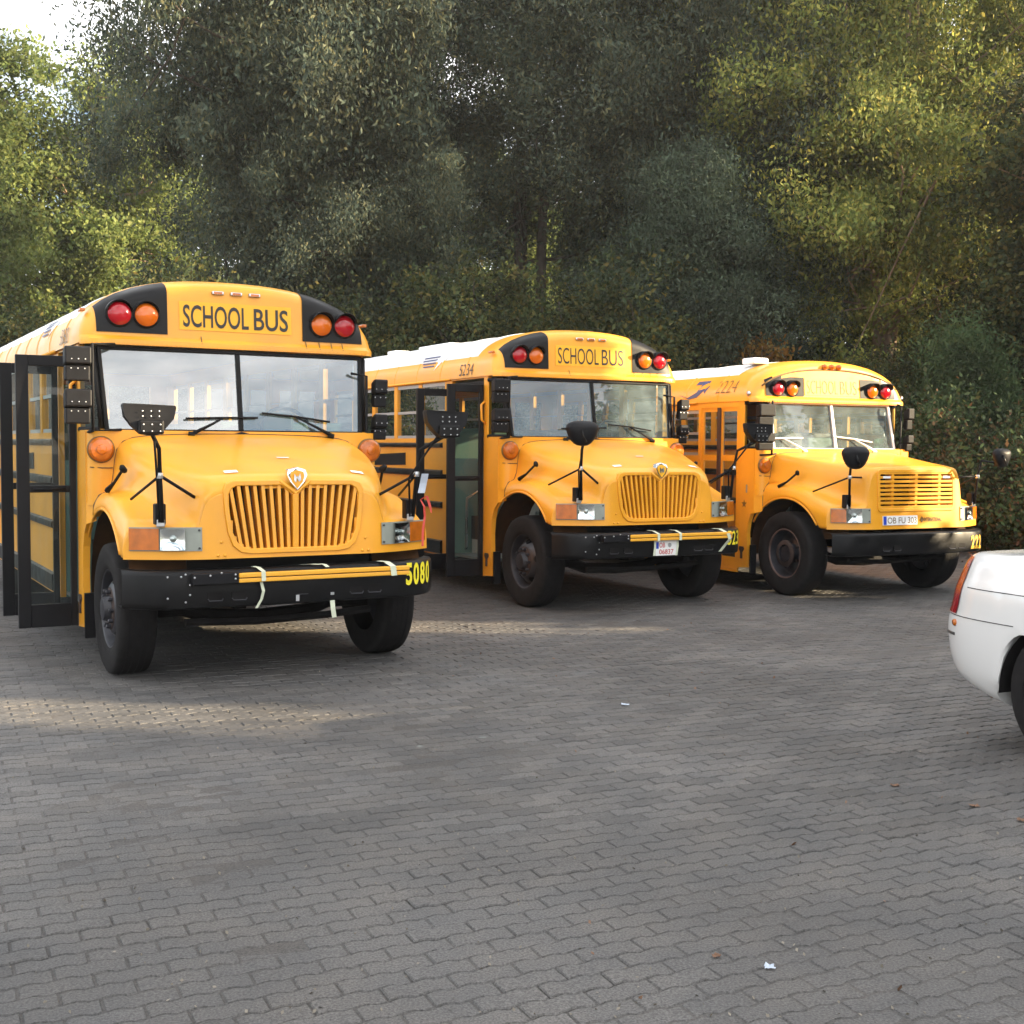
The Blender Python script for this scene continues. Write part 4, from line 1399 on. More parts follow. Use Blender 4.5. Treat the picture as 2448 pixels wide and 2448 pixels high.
        MB().tube([mid, (s * 1.07, .56, 1.345 if A else 1.25)], .010, 6).build('mirror_brace', pmat, po, smooth=True)
        MB().tube([mid, (s * .64, .17, 1.325 if A else 1.42)], .012, 6).build('mirror_brace', pmat, po, smooth=True)
        MB().lathe([(.022, -.02), (.024, 0), (.022, .02)], 8, mid, (0, 0, 1), (1, 0, 0)).build('brace_clamp', 'steel', po)
    # hood badge sticker strips
    if A:
        for x, yy in ((-.43, .215), (.565, .225), (.085, .56)):
            pts = []
            src = rows
            # sample the hood surface near (x, y)
            arr = np.array([p for r_ in rows for p in r_])
            def hz(xx, yv):
                d = (arr[:, 0] - xx) ** 2 + (arr[:, 1] - yv) ** 2
                d[arr[:, 2] < 1.35] = 9
                i4 = np.argsort(d)[:6]
                w = 1 / (d[i4] + 1e-5)
                return float((arr[i4, 2] * w).sum() / w.sum())
            h1, h2 = .05, .024 if yy < .4 else .014
            MB().grid([[(x + a, yy + b, hz(x + a, yy + b) + .008) for a in (-h1, 0, h1)] for b in (-h2, 0, h2)]).build('reflective_sticker', 'sticker_white', bus)
    return bus


G1 = 'school buses parked in a row in the yard'
build_bus(PA, (-1.581, 9.020, 0), .5164, 'nearest yellow school bus at the left, 5080 on its black bumper and open black door', G1, dict(n=1))
build_bus(PA, (1.595, 13.080, 0), .4898, 'middle yellow school bus with bowl fender mirror and red lettered white plate on bumper', G1, dict(n=2))
build_bus(PB, (4.705, 14.2445, 0), .4568, 'farthest yellow school bus at the right with horizontal slat grille and number 222', G1, dict(n=3))


def bus_pt(i, x, y, z):
    X, Yv, t = ((-1.581, 9.020, .5164), (1.595, 13.080, .4898), (4.705, 14.2445, .4568))[i]
    return Vector((X + x * math.cos(t) - y * math.sin(t), Yv + x * math.sin(t) + y * math.cos(t), z))


# things hanging on the buses
c = bus_pt(0, 1.015, -.02, 1.46)
tg = MB()
vs = []
for i in range(5):
    for j in range(2):
        a = (i / 4 - .5)
        vs.append(c + Vector((.045 * (j - .5) * 2 * .6 + .03 * a, .01 * math.sin(i), .15 * a)))
tg.add(vs, [(2 * i, 2 * i + 1, 2 * i + 3, 2 * i + 2) for i in range(4)])
o = tg.build('paper_tag', 'paper')
sm = o.modifiers.new('thick', 'SOLIDIFY')
sm.thickness = .002
tag(o, 'white paper tag tied to the right fender mirror post of the nearest bus', 'tag')
p0 = bus_pt(0, 1.02, .04, 1.33)
rb = MB()
q = [p0, p0 + Vector((.03, -.01, -.05)), p0 + Vector((.035, 0, -.13)), p0 + Vector((.02, -.02, -.24)), p0 + Vector((.02, -.03, -.36))]
vs = []
for i, p in enumerate(q):
    w = .008 if i else .004
    vs += [p + Vector((-w, 0, 0)), p + Vector((w, .004, 0))]
rb.add(vs, [(2 * i, 2 * i + 1, 2 * i + 3, 2 * i + 2) for i in range(len(q) - 1)])
q = [p0, p0 + Vector((.05, 0, .03)), p0 + Vector((.075, 0, -.05)), p0 + Vector((.085, 0, -.10))]
vs = []
for i, p in enumerate(q):
    w = (.003, .010, .010, .004)[i]
    vs += [p + Vector((-w, 0, 0)), p + Vector((w, .004, 0))]
rb.add(vs, [(2 * i, 2 * i + 1, 2 * i + 3, 2 * i + 2) for i in range(len(q) - 1)])
o = rb.build('ribbon', 'ribbon_red')
sm = o.modifiers.new('thick', 'SOLIDIFY')
sm.thickness = .002
tag(o, 'red ribbon hanging over the right headlamp of the nearest bus', 'ribbon')

# ------------------------------------------------------------------ white car
def build_car():
    car = empty('parked_car', (3.87, 6.97, 0), .42)
    tag(car, 'white car with red tail light cut off by the right edge of the picture', 'car')
    W2 = .93
    yst = sorted(set([1.02, 1.0, .96, .9, .82, .74, .66, .58] + list(np.linspace(-.3999, .5199, 23)) + list(np.linspace(-.6, -2.6, 9)) + list(np.linspace(-2.63, -3.47, 17)) + [-3.6, -3.75, -3.85, -3.92, -3.95]))[::-1]
    rows = []
    for y in yst:
        zt = float(np.interp(y, [-3.95, -3.6, -2.2, -1.9, 0, .5, .95, 1.02], [.72, .84, .98, 1.0, 1.08, 1.145, 1.14, 1.12]))
        zb = float(np.interp(y, [-3.95, -3.5, -3, .3, .7, 1.02], [.32, .26, .22, .22, .25, .32]))
        w = W2
        if y > .35:
            w = W2 * (1 - .13 * ((y - .35) / .67) ** 4)
        if y < -3.3:
            w = W2 * (1 - .22 * ((-3.3 - y) / .65) ** 2.4)
        za = zb
        for yc in (.06, -3.05):
            if abs(y - yc) < .46:
                za = max(za, .36 + math.sqrt(.46 ** 2 - (y - yc) ** 2))
        half = [(0, zt), (w * .60, zt - .004), (w * .84, zt - .006), (w * .90, zt - .02), (w * .925, zt - .055), (w * .972, .945 if zt > .97 else zt - .1), (w * .988, .92 if zt > .97 else zt - .12), (w * .995, .80), (w, .68), (w * .99, max(.5, za + .01)), (w * .965, max(.38, za + .004)), (w * .90, max(zb + .02, za)), (w * .74, zb if za == zb else za)]
        if za > zb:
            half = half[:-3] + [(w * .985, za), (w * .95, za + .02), (w * .74, za + .06)]
        half = chaikin(half, 1)
        half = resample(half, 44)
        row = []
        for x, z in half:
            yy = y
            if y > .45:
                k = (y - .45) / .57
                yend = float(np.interp(z, [.25, .36, .5, .66, .74, .78, 1.04, 1.15], [.86, .97, 1.01, 1.03, 1.02, .995, .945, .92]))
                yy = .45 + k * (yend - .45)
            row.append((x, yy, z))
        rows.append(row[::-1] + [(-x, yy, z) for x, yy, z in row[1:]])
    body = MB().grid(rows)
    body.add(rows[0], [tuple(range(len(rows[0])))])
    body.add(rows[-1], [tuple(range(len(rows[-1])))[::-1]])
    bo = body.build('body', 'car_white', car, auto=38, merge=True)
    # greenhouse
    gr = []
    for y, zr, wr, in ((.42, 1.10, .72), (.20, 1.22, .68), (-.15, 1.36, .66), (-.8, 1.44, .66), (-1.6, 1.42, .66), (-2.0, 1.28, .68), (-2.35, 1.02, .74)):
        gr.append([(-.84, y, 1.0), (-wr - .06, y, min(zr - .02, 1.12)), (-wr, y, zr - .05), (-wr + .1, y, zr), (0, y, zr + .015), (wr - .1, y, zr), (wr, y, zr - .05), (wr + .06, y, min(zr - .02, 1.12)), (.84, y, 1.0)])
    MB().grid(gr).build('cabin_roof', 'car_white', car, auto=30)
    for s in (-1, 1):
        MB().add([(s * .835, -.05, 1.04), (s * .835, -2.0, 1.04), (s * .69, -1.75, 1.35), (s * .675, -.7, 1.39), (s * .69, -.15, 1.28)], [(0, 1, 2, 3, 4)]).build('side_window', 'car_glass', car)
        # tail light wraps round the corner; seams, marker and trim lie on the body surface
        ya_ = np.array(sorted(yst))
        nh = len(rows[0]) // 2 + 1
        R3 = np.array([[(abs(x), y, z) for x, y, z in r_[nh - 1:]] for r_ in rows])
        if yst[0] > yst[-1]:
            R3 = R3[::-1]       # centre to bottom, right half

        def surf(y, z):
            i1 = int(np.clip(np.searchsorted(ya_, y), 1, len(ya_) - 1))
            f = (y - ya_[i1 - 1]) / (ya_[i1] - ya_[i1 - 1])
            r_ = R3[i1 - 1] * (1 - f) + R3[i1] * f
            k0 = np.argmax(r_[:, 0] > .80 * r_[:, 0].max())
            q = r_[k0:][::-1]
            return np.interp(z, q[:, 2], q[:, 0]), np.interp(z, q[:, 2], q[:, 1])
        tl = []
        for k in range(10):
            z = .757 + k * (1.105 - .757) / 9
            row = []
            for y in (.90, .92, .94, .96, .98, 1.0, 1.02):
                sx_, sy_ = surf(y, z)
                row.append((s * (sx_ + .006), sy_ + .006, z))
            row.append((s * .60, row[-1][1] + .012, z))
            tl.append(row)
        MB().grid(tl).build('tail_light', 'tail_red', car, smooth=True)
        for z, ya, yb_ in ((.745, .40, 1.0), (.925, -.2, .84)):
            pts = []
            for y in np.linspace(ya, yb_, 14):
                sx_, sy_ = surf(y, z)
                pts.append((s * (sx_ + .0005), sy_, z))
            MB().tube(pts, .0032, 5).build('panel_seam', 'seam', car)
        sx_, sy_ = surf(.90, .70)
        MB().lathe([(.022, .0), (.02, .010), (.001, .014)], 12, (s * (sx_ - .001), sy_, .70), (s, .25, 0), (0, 0, 1)).build('side_marker', 'turn_lens', car, smooth=True)
        MB().tube([(s * (surf(y, .63)[0] + .002), surf(y, .63)[1], .63) for y in (.90, .94, .98, 1.01)], .009, 6).build('bumper_trim', 'trim_dark', car)
    for yc in (.06, -3.05):
        for s in (-1, 1):
            MB().grid([[(s * x, yc + .449 * math.cos(t), .36 + .449 * math.sin(t)) for x in (.55, .80, .911)] for t in np.linspace(-.04, math.pi + .04, 24)]).build('wheel_arch', 'chassis', car, smooth=True)
            wh = MB().lathe([(.29, .07), (.27, .05), (.25, .02), (.08, .045), (.001, .05)], 28, (s * .80, yc, .39), (s, 0, 0), (0, 1, 0)).build('wheel', 'chrome', car, auto=30)
            MB().lathe([(.26, -.11), (.355, -.11), (.385, -.09), (.39, -.05), (.39, .05), (.385, .085), (.355, .1), (.29, .095), (.285, .06)], 40, (s * .80, yc, .39), (s, 0, 0), (0, 1, 0)).build('tyre', 'tyre', wh, auto=45)
    MB().box(-.72, .72, -3.4, .35, .24, .5).build('underbody', 'chassis', car)
    return car


build_car()

# ------------------------------------------------------------------ paved yard
def undul(x, y):
    return .5 + .5 * math.sin(.9 * x + 1.3 * math.sin(.7 * y)) * math.sin(.8 * y - .6 * math.sin(1.1 * x) + .5)


gm = MB()
gm.add([(-150, -150, -.02), (150, -150, -.02), (150, 150, -.02), (-150, 150, -.02)], [(0, 1, 2, 3)])
# joint sand: a finer sheet where the stones lie
NX, NY = 130, 150
gx = np.linspace(-11, 13, NX)
gy = np.linspace(1.2, 24, NY)
gm.grid([[(x, y, -.0028 - .0055 * (1 - undul(x * .8, y * .8)) ** 1.1) for x in gx] for y in gy])
yard = gm.build('paved_yard', 'joint_sand', None)
tag(yard, kind='structure')
# pavers
ANG = R(25.5)
ca, sa = math.cos(ANG), math.sin(ANG)
SL, SW, AMP = .235, .0992, .0085
J = .0034


def wav(u):
    f = (u / (SL / 2)) % 1.0
    # zigzag with short slopes
    return AMP * max(-1, min(1, 3.2 * math.sin(2 * math.pi * f)))


def stone_mesh(i):
    r = random.Random(i)
    us = [0, .14, .22, .36, .5, .64, .72, .86, 1]
    bot, top = [], []
    for k in us:
        u = J + k * (SL - 2 * J)
        uu = k * SL
        bot.append((u + r.uniform(-1, 1) * .0008, J + wav(uu) + r.uniform(-1, 1) * .0008))
        top.append((u + r.uniform(-1, 1) * .0008, SW - J + wav(uu) + r.uniform(-1, 1) * .0008))
    ol = bot + top[::-1]
    cx_, cy_ = SL / 2, SW / 2
    out0 = [(x, y, -.03) for x, y in ol]
    out1 = [(x, y, -.006) for x, y in ol]
    inn = [(x + (cx_ - x) * .035, y + (cy_ - y) * .085, 0) for x, y in ol]
    n = len(ol)
    fs = [(k, (k + 1) % n, n + (k + 1) % n, n + k) for k in range(n)] + [(n + k, n + (k + 1) % n, 2 * n + (k + 1) % n, 2 * n + k) for k in range(n)]
    fs.append(tuple(range(2 * n, 3 * n)))
    vs = [(x - cx_, y - cy_, z) for x, y, z in out0 + out1 + inn]
    return vs, fs


variants = [stone_mesh(i) for i in range(8)]
vmesh = []
for vs_, fs_ in variants:
    me = bpy.data.meshes.new('paving_stone')
    me.from_pydata(vs_, [], fs_)
    me.materials.append(M['paving_stone'])
    vmesh.append(me)
cells = []
foc = 2936.8 / 2448 * 1024
for row in range(-20, 260):
    for col in range(-70, 120):
        u = col * SL + (row % 2) * SL / 2
        v = row * SW + .06
        x = u * ca - v * sa
        y = u * sa + v * ca
        if not (1.4 < y < 23.6 and -10.5 < x < 12.5):
            continue
        if y < 3.3 and y < 3.3 - (0):
            if abs(x) > 3:
                continue
        half_w = .4167 * y
        if abs(x) > half_w + 2.2:
            continue
        if y > 13.5 and abs(x) > half_w + .6:
            continue
        cells.append((x, y, abs(x) < half_w * 1.0 and y > 3.66, u, v))
vis = sorted([c_ for c_ in cells if c_[2]], key=lambda c_: c_[1])
near = set((c_[3], c_[4]) for c_ in vis[:300])


def settle(x, y):
    return .0012 * math.sin(3.1 * x + 1.7 * y) + .001 * math.sin(5.3 * y - 2.2 * x)


bv, bf = [], []
voff = 0
rr = random.Random(3)
vnp = [np.array(v_[0]) for v_ in variants]
for x, y, vi, u, v in cells:
    k = rr.randrange(8)
    tilt = (rr.gauss(0, .014), rr.gauss(0, .008))
    z = settle(x, y) + rr.gauss(0, .0013)
    if (u, v) in near:
        o = bpy.data.objects.new('paving_stone', vmesh[k])
        o.location = (x, y, z)
        o.rotation_euler = (tilt[0], tilt[1], ANG + rr.gauss(0, .009))
        o.parent = yard
        COL.objects.link(o)
    else:
        a = vnp[k]
        zz = a[:, 2] + z + tilt[0] * a[:, 1] - tilt[1] * a[:, 0]
        an = ANG + rr.gauss(0, .009)
        c1_, s1_ = math.cos(an), math.sin(an)
        bv.append(np.stack([x + a[:, 0] * c1_ - a[:, 1] * s1_, y + a[:, 0] * s1_ + a[:, 1] * c1_, zz], 1))
        bf += [tuple(i + voff for i in f) for f in variants[k][1]]
        voff += len(a)
me = bpy.data.meshes.new('paving_stones_beyond')
me.from_pydata(np.concatenate(bv).tolist(), [], bf)
o = link('paving_stones', me, 'paving_stone', yard)
o['kind'] = 'stuff'

# ------------------------------------------------------------------ bank behind the yard
def toe(x):
    return 22.6 - .9 * max(0, min(1, (x - 5) / 4)) - max(0, x - 12) * .25


def bank_z(x, y):
    d = y - toe(x)
    if d <= 0:
        return -.05
    s = min(d, 8.0) * .52 + max(0, d - 8) * .06
    return s - .05 + .12 * math.sin(1.3 * x + .8 * y) * min(1, d / 2)


bx = np.linspace(-70, 70, 90)
rowsb = []
for k in range(34):
    dd = (k / 33) ** 2 * 80
    rowsb.append([(x, toe(x) + dd - .05, bank_z(x, toe(x) + dd)) for x in bx])
bank = MB().grid(rowsb).build('bank', 'bank_soil', None, smooth=True)
tag(bank, kind='structure')

# ------------------------------------------------------------------ foliage
def leaf_cloud(cent, n_per, spread, size, aspect, droop=0.0, seed=0, flat=0.0):
    """cent (k,3), returns quad mesh arrays"""
    g = np.random.default_rng(seed)
    k = len(cent)
    c = np.repeat(cent, n_per, 0)
    N = len(c)
    sp = np.repeat(np.asarray(spread).reshape(-1, 3) if np.ndim(spread) == 2 else np.tile(spread, (k, 1)), n_per, 0)
    off = g.normal(size=(N, 3)) * sp
    c = c + off
    u = g.normal(size=(N, 3))
    u[:, 2] -= droop * 2.2
    u /= np.linalg.norm(u, axis=1, keepdims=True)
    w = g.normal(size=(N, 3))
    if flat:
        w[:, 2] *= (1 - flat)
    w -= u * (w * u).sum(1, keepdims=True)
    w /= np.linalg.norm(w, axis=1, keepdims=True)
    L = size * g.uniform(.6, 1.4, (N, 1))
    a = c - u * L * .5
    b = c + w * L * aspect * .5 - u * L * .05
    d = c + u * L * .5
    e = c - w * L * aspect * .5 - u * L * .05
    v = np.stack([a, b, d, e], 1).reshape(-1, 3)
    return v


def quads(name, v, mt):
    N = len(v) // 4
    me = bpy.data.meshes.new(name)
    me.vertices.add(len(v))
    me.vertices.foreach_set('co', v.astype(np.float32).ravel())
    me.loops.add(len(v))
    me.loops.foreach_set('vertex_index', np.arange(len(v), dtype=np.int32))
    me.polygons.add(N)
    me.polygons.foreach_set('loop_start', np.arange(0, len(v), 4, dtype=np.int32))
    me.polygons.foreach_set('loop_total', np.full(N, 4, dtype=np.int32))
    me.update()
    me.materials.append(M[mt])
    return me


def limb(a, b, r0, r1, g, n=6, wob=.12, sag=0.0):
    a, b = np.array(a), np.array(b)
    L = np.linalg.norm(b - a)
    ph = g.uniform(0, 6, 3)
    pts, rs = [], []
    for i in range(n + 1):
        t = i / n
        p = a + (b - a) * t + L * wob * math.sin(math.pi * t) * np.sin(ph + t * 3) * .5
        p[2] += sag * L * math.sin(math.pi * t)
        pts.append(p)
        rs.append(r0 + (r1 - r0) * t)
    return pts, rs


def make_tree(kind, H, Wd, base=.25, seed=0, n_limb=14, clumps=170, npc=170, size=.2, aspect=.42, droop=0, clump_r=.55, trunk_r=.18, lean=(0, 0), conic=0.0, shell=.55, stems=1, sparse_top=0.0):
    g = np.random.default_rng(seed)
    tr = MB()
    ends = []
    for s in range(stems):
        bx_ = g.normal(0, .25 if stems > 1 else 0, 2)
        top = np.array([lean[0] + (g.normal(0, Wd * .12) if stems > 1 else 0), lean[1], H * .93])
        pts, rs = limb((bx_[0], bx_[1], -.5), top, trunk_r * g.uniform(.8, 1.1), .02, g, 9, .05)
        tr.tube(pts, rs, 8)
        for i in range(n_limb // stems):
            t = g.uniform(base * .8, .92)
            k = t * 9
            i0 = int(k)
            p = pts[i0] + (pts[min(i0 + 1, 9)] - pts[i0]) * (k - i0)
            th = g.uniform(0, 2 * math.pi)
            reach = Wd * .5 * (1 - conic * t) * g.uniform(.6, 1.0)
            q = p + np.array([math.cos(th) * reach, math.sin(th) * reach, reach * g.uniform(.1, .7) * (1 - conic)])
            lp, lr = limb(p, q, trunk_r * .42 * (1 - .6 * t), .012, g, 5, .16)
            tr.tube(lp, lr, 5, cap=False)
            ends.append(q)
            for _ in range(2):
                j = g.integers(2, 5)
                q2 = lp[j] + g.normal(0, reach * .35, 3)
                l2, r2_ = limb(lp[j], q2, .03, .008, g, 3, .1)
                tr.tube(l2, r2_, 4, cap=False)
                ends.append(q2)
    cents = []
    zc0 = H * base
    while len(cents) < clumps:
        p = g.normal(size=3)
        p /= np.linalg.norm(p)
        rr_ = g.uniform(0, 1) ** (shell)
        p = p * rr_
        zz = zc0 + (p[2] + 1) / 2 * (H - zc0)
        f = (zz - zc0) / (H - zc0)
        if sparse_top and f > .55 and g.uniform() < sparse_top:
            continue
        wv = Wd * .5 * (1 - conic * f) * (1 + .22 * math.sin(3 * math.atan2(p[1], p[0]) + seed) + .15 * math.sin(7 * f + seed))
        cents.append((lean[0] * f + p[0] * wv, lean[1] * f + p[1] * wv, zz))
    cents = np.array(cents + ends)
    g2 = np.random.default_rng(seed + 5)
    sp = np.stack([np.full(len(cents), clump_r), np.full(len(cents), clump_r), np.full(len(cents), clump_r * (.62 + droop * .6))], 1) * g2.uniform(.55, 1.25, (len(cents), 1))
    v = leaf_cloud(cents, npc, sp, size, aspect, droop, seed + 1)
    return tr, v


TREE_MESH = {}


def tree(name, key, x, y, params, leafm, bark, label, cat, sc=1.0, rz=0.0, z=None, group=None):
    if key not in TREE_MESH:
        tr, v = make_tree(key, **params)
        cm = quads('crown', v, leafm)
        tm = bpy.data.meshes.new('trunk')
        tm.from_pydata(tr.v, [], tr.f)
        tm.polygons.foreach_set('use_smooth', [True] * len(tm.polygons))
        tm.materials.append(M[bark])
        TREE_MESH[key] = (tm, cm)
    tm, cm = TREE_MESH[key]
    e = empty(name, (x, y, bank_z(x, y) if z is None else z), rz)
    e.scale = (sc, sc, sc)
    link('trunk', tm, None, e)
    link('crown', cm, None, e)
    tag(e, label, cat, group)
    return e


WIL1 = dict(H=13.5, Wd=7.6, base=.10, seed=11, n_limb=22, clumps=165, npc=760, size=.125, aspect=.36, droop=.6, clump_r=.42, trunk_r=.2, stems=3)
WIL2 = dict(H=13.0, Wd=7.0, base=.12, seed=23, n_limb=20, clumps=150, npc=760, size=.12, aspect=.36, droop=.6, clump_r=.42, trunk_r=.19, stems=2)
THIN = dict(H=12.5, Wd=5.6, base=.22, seed=31, n_limb=24, clumps=190, npc=480, size=.105, aspect=.36, droop=.3, clump_r=.44, trunk_r=.14, stems=3, sparse_top=.35)
GOLD = dict(H=12.0, Wd=8.0, base=.08, seed=41, n_limb=22, clumps=150, npc=780, size=.115, aspect=.45, droop=.5, clump_r=.40, trunk_r=.12, stems=3)
POP = dict(H=13.0, Wd=5.0, base=.06, seed=51, n_limb=18, clumps=130, npc=420, size=.15, aspect=.55, droop=.1, clump_r=.42, trunk_r=.2)
CON = dict(H=6.6, Wd=4.6, base=.02, seed=61, n_limb=26, clumps=240, npc=330, size=.10, aspect=.26, droop=.35, clump_r=.27, trunk_r=.12, conic=.55, shell=.42)
DRK = dict(H=8.5, Wd=5.6, base=.22, seed=71, n_limb=18, clumps=170, npc=380, size=.11, aspect=.6, droop=.1, clump_r=.42, trunk_r=.13, stems=3)
SAP = dict(H=3.0, Wd=1.5, base=.18, seed=81, n_limb=16, clumps=34, npc=90, size=.09, aspect=.55, droop=.1, clump_r=.2, trunk_r=.03, conic=.4)
BSH = dict(H=3.2, Wd=4.2, base=.0, seed=91, n_limb=14, clumps=130, npc=460, size=.10, aspect=.5, droop=.1, clump_r=.36, trunk_r=.06, stems=3)
SHB = dict(H=2.0, Wd=1.9, base=.0, seed=95, n_limb=10, clumps=50, npc=170, size=.08, aspect=.45, droop=0, clump_r=.24, trunk_r=.03, stems=3)

GW = 'trees on the bank behind the buses'
tree('willow_tree', 'w2', -5.4, 27.4, WIL2, 'leaf_willow', 'bark_dark', 'tall dark grey-green tree next to the white patch of sky at left', 'tree', 1.05, 1.9, group=GW)
tree('willow_tree', 'w1', -4.6, 29.6, WIL1, 'leaf_willow', 'bark_dark', 'dark drooping tree left of the sunlit gap with the leaning trunks', 'tree', .92, 2.4, group=GW)
tree('willow_tree', 'w1', -3.5, 26.9, WIL1, 'leaf_willow', 'bark_dark', 'shorter dark tree right above the roof lights of the nearest bus', 'tree', .62, .3, group=GW)
tree('willow_tree', 'th', .4, 29.5, THIN, 'leaf_willow', 'bark_dark', 'thin tree with bare upper trunks and sky showing through its crown', 'tree', 1.08, .5, group=GW)
tree('willow_tree', 'w2', 4.5, 29.4, WIL2, 'leaf_willow', 'bark_dark', 'dark tree above the middle bus, right of the thin tree', 'tree', 1.0, 4.2, group=GW)
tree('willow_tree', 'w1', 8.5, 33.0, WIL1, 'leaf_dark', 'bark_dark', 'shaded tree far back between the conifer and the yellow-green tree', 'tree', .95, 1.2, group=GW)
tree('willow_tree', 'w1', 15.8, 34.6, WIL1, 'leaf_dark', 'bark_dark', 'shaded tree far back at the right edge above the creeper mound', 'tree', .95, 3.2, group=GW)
tree('golden_tree', 'g1', 8.4, 27.3, GOLD, 'leaf_gold', 'bark_pale', 'yellow-green sunlit tree drooping low above the farthest bus', 'tree', .98, .2, group=GW)
tree('golden_tree', 'g1', 13.2, 31.0, GOLD, 'leaf_gold', 'bark_pale', 'golden leafed tree at the top right corner of the picture', 'tree', 1.08, 2.2, group=GW)
tree('golden_tree', 'g1', 6.0, 32.0, GOLD, 'leaf_gold', 'bark_pale', 'yellowish tree rising behind the blue-grey conifer', 'tree', 1.0, 4.0, group=GW)
tree('conifer_tree', 'c1', 3.7, 25.8, CON, 'leaf_blue', 'bark_dark', 'blue-grey conifer behind the roof of the middle bus', 'tree', 1.0, .0, group=GW)
tree('conifer_tree', 'c1', 5.6, 27.6, CON, 'leaf_blue', 'bark_dark', 'larger dim blue-grey conifer standing behind the front one', 'tree', .95, 2.0, group=GW)
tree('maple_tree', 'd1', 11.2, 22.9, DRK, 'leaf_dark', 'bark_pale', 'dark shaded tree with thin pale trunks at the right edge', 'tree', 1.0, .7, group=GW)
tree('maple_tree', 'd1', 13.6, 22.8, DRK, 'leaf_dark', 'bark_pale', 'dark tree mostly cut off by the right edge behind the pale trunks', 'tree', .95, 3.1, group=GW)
tree('poplar_tree', 'p1', -16.8, 40, POP, 'leaf_poplar', 'bark_pale', 'sunlit pale green tree at the far left edge', 'tree', 1.1, .2, z=1.5, group=GW)
tree('poplar_tree', 'p1', -14.0, 42, POP, 'leaf_poplar', 'bark_pale', 'sunlit pale green tree under the white patch of sky', 'tree', 1.06, 2.0, z=1.5, group=GW)
tree('poplar_tree', 'p1', -12.6, 46, POP, 'leaf_poplar', 'bark_pale', 'lower pale tree half hidden by the dark trees at left', 'tree', .94, 4.0, z=1.5, group=GW)
tree('willow_tree', 'w2', -3.3, 33.6, WIL2, 'leaf_willow', 'bark_dark', 'dark tree behind the thin tree, closing the sky above the gap', 'tree', .74, 5.1, group=GW)
tree('willow_tree', 'w2', -4.2, 34.4, WIL2, 'leaf_willow', 'bark_dark', 'dark tree far back left of the sunlit gap', 'tree', .95, .6, group=GW)
tree('willow_tree', 'w2', 4.8, 34.6, WIL2, 'leaf_willow', 'bark_dark', 'dark tree far back right of the sunlit gap', 'tree', .95, 2.6, group=GW)
tree('poplar_tree', 'p1', -3.6, 50, POP, 'leaf_poplar', 'bark_pale', 'far green tree glimpsed left of the gap between dark trunks', 'tree', .86, 5.0, z=2, group=GW)
tree('poplar_tree', 'p1', 4.0, 47.5, POP, 'leaf_poplar', 'bark_pale', 'far green tree glimpsed right of the gap between dark trunks', 'tree', .82, 4.0, z=2, group=GW)
tree('poplar_tree', 'p1', 1.6, 49, POP, 'leaf_poplar', 'bark_pale', 'bright green tree behind the other one in the gap between dark trunks', 'tree', .86, 3.0, z=2, group=GW)
tree('poplar_tree', 'p1', -.6, 46, POP, 'leaf_poplar', 'bark_pale', 'bright green tree seen through the gap between dark trunks', 'tree', .84, 1.0, z=2, group=GW)
tree('sapling', 's1', 4.95, 24.6, SAP, 'leaf_rust', 'bark_pale', 'small orange-brown sapling in front of the conifer', 'tree', 1.0, 0)
GS = 'bushes at the foot of the bank'
k = 0
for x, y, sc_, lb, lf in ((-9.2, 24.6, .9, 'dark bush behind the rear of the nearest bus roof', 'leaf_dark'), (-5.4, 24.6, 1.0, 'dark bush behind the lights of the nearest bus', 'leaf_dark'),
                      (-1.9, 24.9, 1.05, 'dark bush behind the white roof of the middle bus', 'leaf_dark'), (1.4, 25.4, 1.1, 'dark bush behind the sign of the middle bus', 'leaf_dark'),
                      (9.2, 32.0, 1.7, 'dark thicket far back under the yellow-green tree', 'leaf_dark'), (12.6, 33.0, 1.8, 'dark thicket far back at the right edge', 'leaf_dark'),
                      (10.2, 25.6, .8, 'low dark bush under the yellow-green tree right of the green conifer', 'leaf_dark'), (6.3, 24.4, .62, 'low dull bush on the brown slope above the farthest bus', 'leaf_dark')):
    tree('bush', 'b1', x, y, BSH, lf, 'bark_dark', lb, 'bush', sc_, k * 1.3, group=GS)
    k += 1
tree('shrub', 'h1', 3.35, 23.9, SHB, 'leaf_pale', 'bark_pale', 'pale green shrub right of the middle bus roof lights', 'bush', .95, 0)
tree('thuja', 't1', 8.25, 22.6, dict(CON, seed=66, H=3.6, Wd=2.0, clumps=160), 'leaf_thuja', 'bark_dark', 'deep green conifer bush right of the farthest bus roof', 'bush', 1.0, 0)
tree('ivy_bush', 'i1', 9.1, 20.9, dict(BSH, seed=97, H=2.5, Wd=4.0, clumps=150), 'leaf_ivy', 'bark_dark', 'mound of reddish green creeper right of the farthest bus hood', 'bush', .92, 0, z=-.05)
tree('ivy_bush', 'i1', 11.8, 20.0, BSH, 'leaf_ivy', 'bark_dark', 'mound of creeper at the right edge behind the white car', 'bush', .9, 2, z=-.05)

# undergrowth on the slope: leaf litter and ivy, uncountable
g = np.random.default_rng(5)
N = 60000
xx = g.uniform(-14, 16, N)
dd = g.uniform(0, 1, N) ** 1.3 * 9
yy = np.array([toe(a) for a in xx]) + dd
zz = np.array([bank_z(a, b) for a, b in zip(xx, yy)])
v = leaf_cloud(np.stack([xx, yy, zz + .05], 1), 2, (.05, .05, .06), .11, .6, 0, 9)
o = link('undergrowth', quads('undergrowth', v, 'leaf_ivy'), None)
tag(o, kind='stuff')

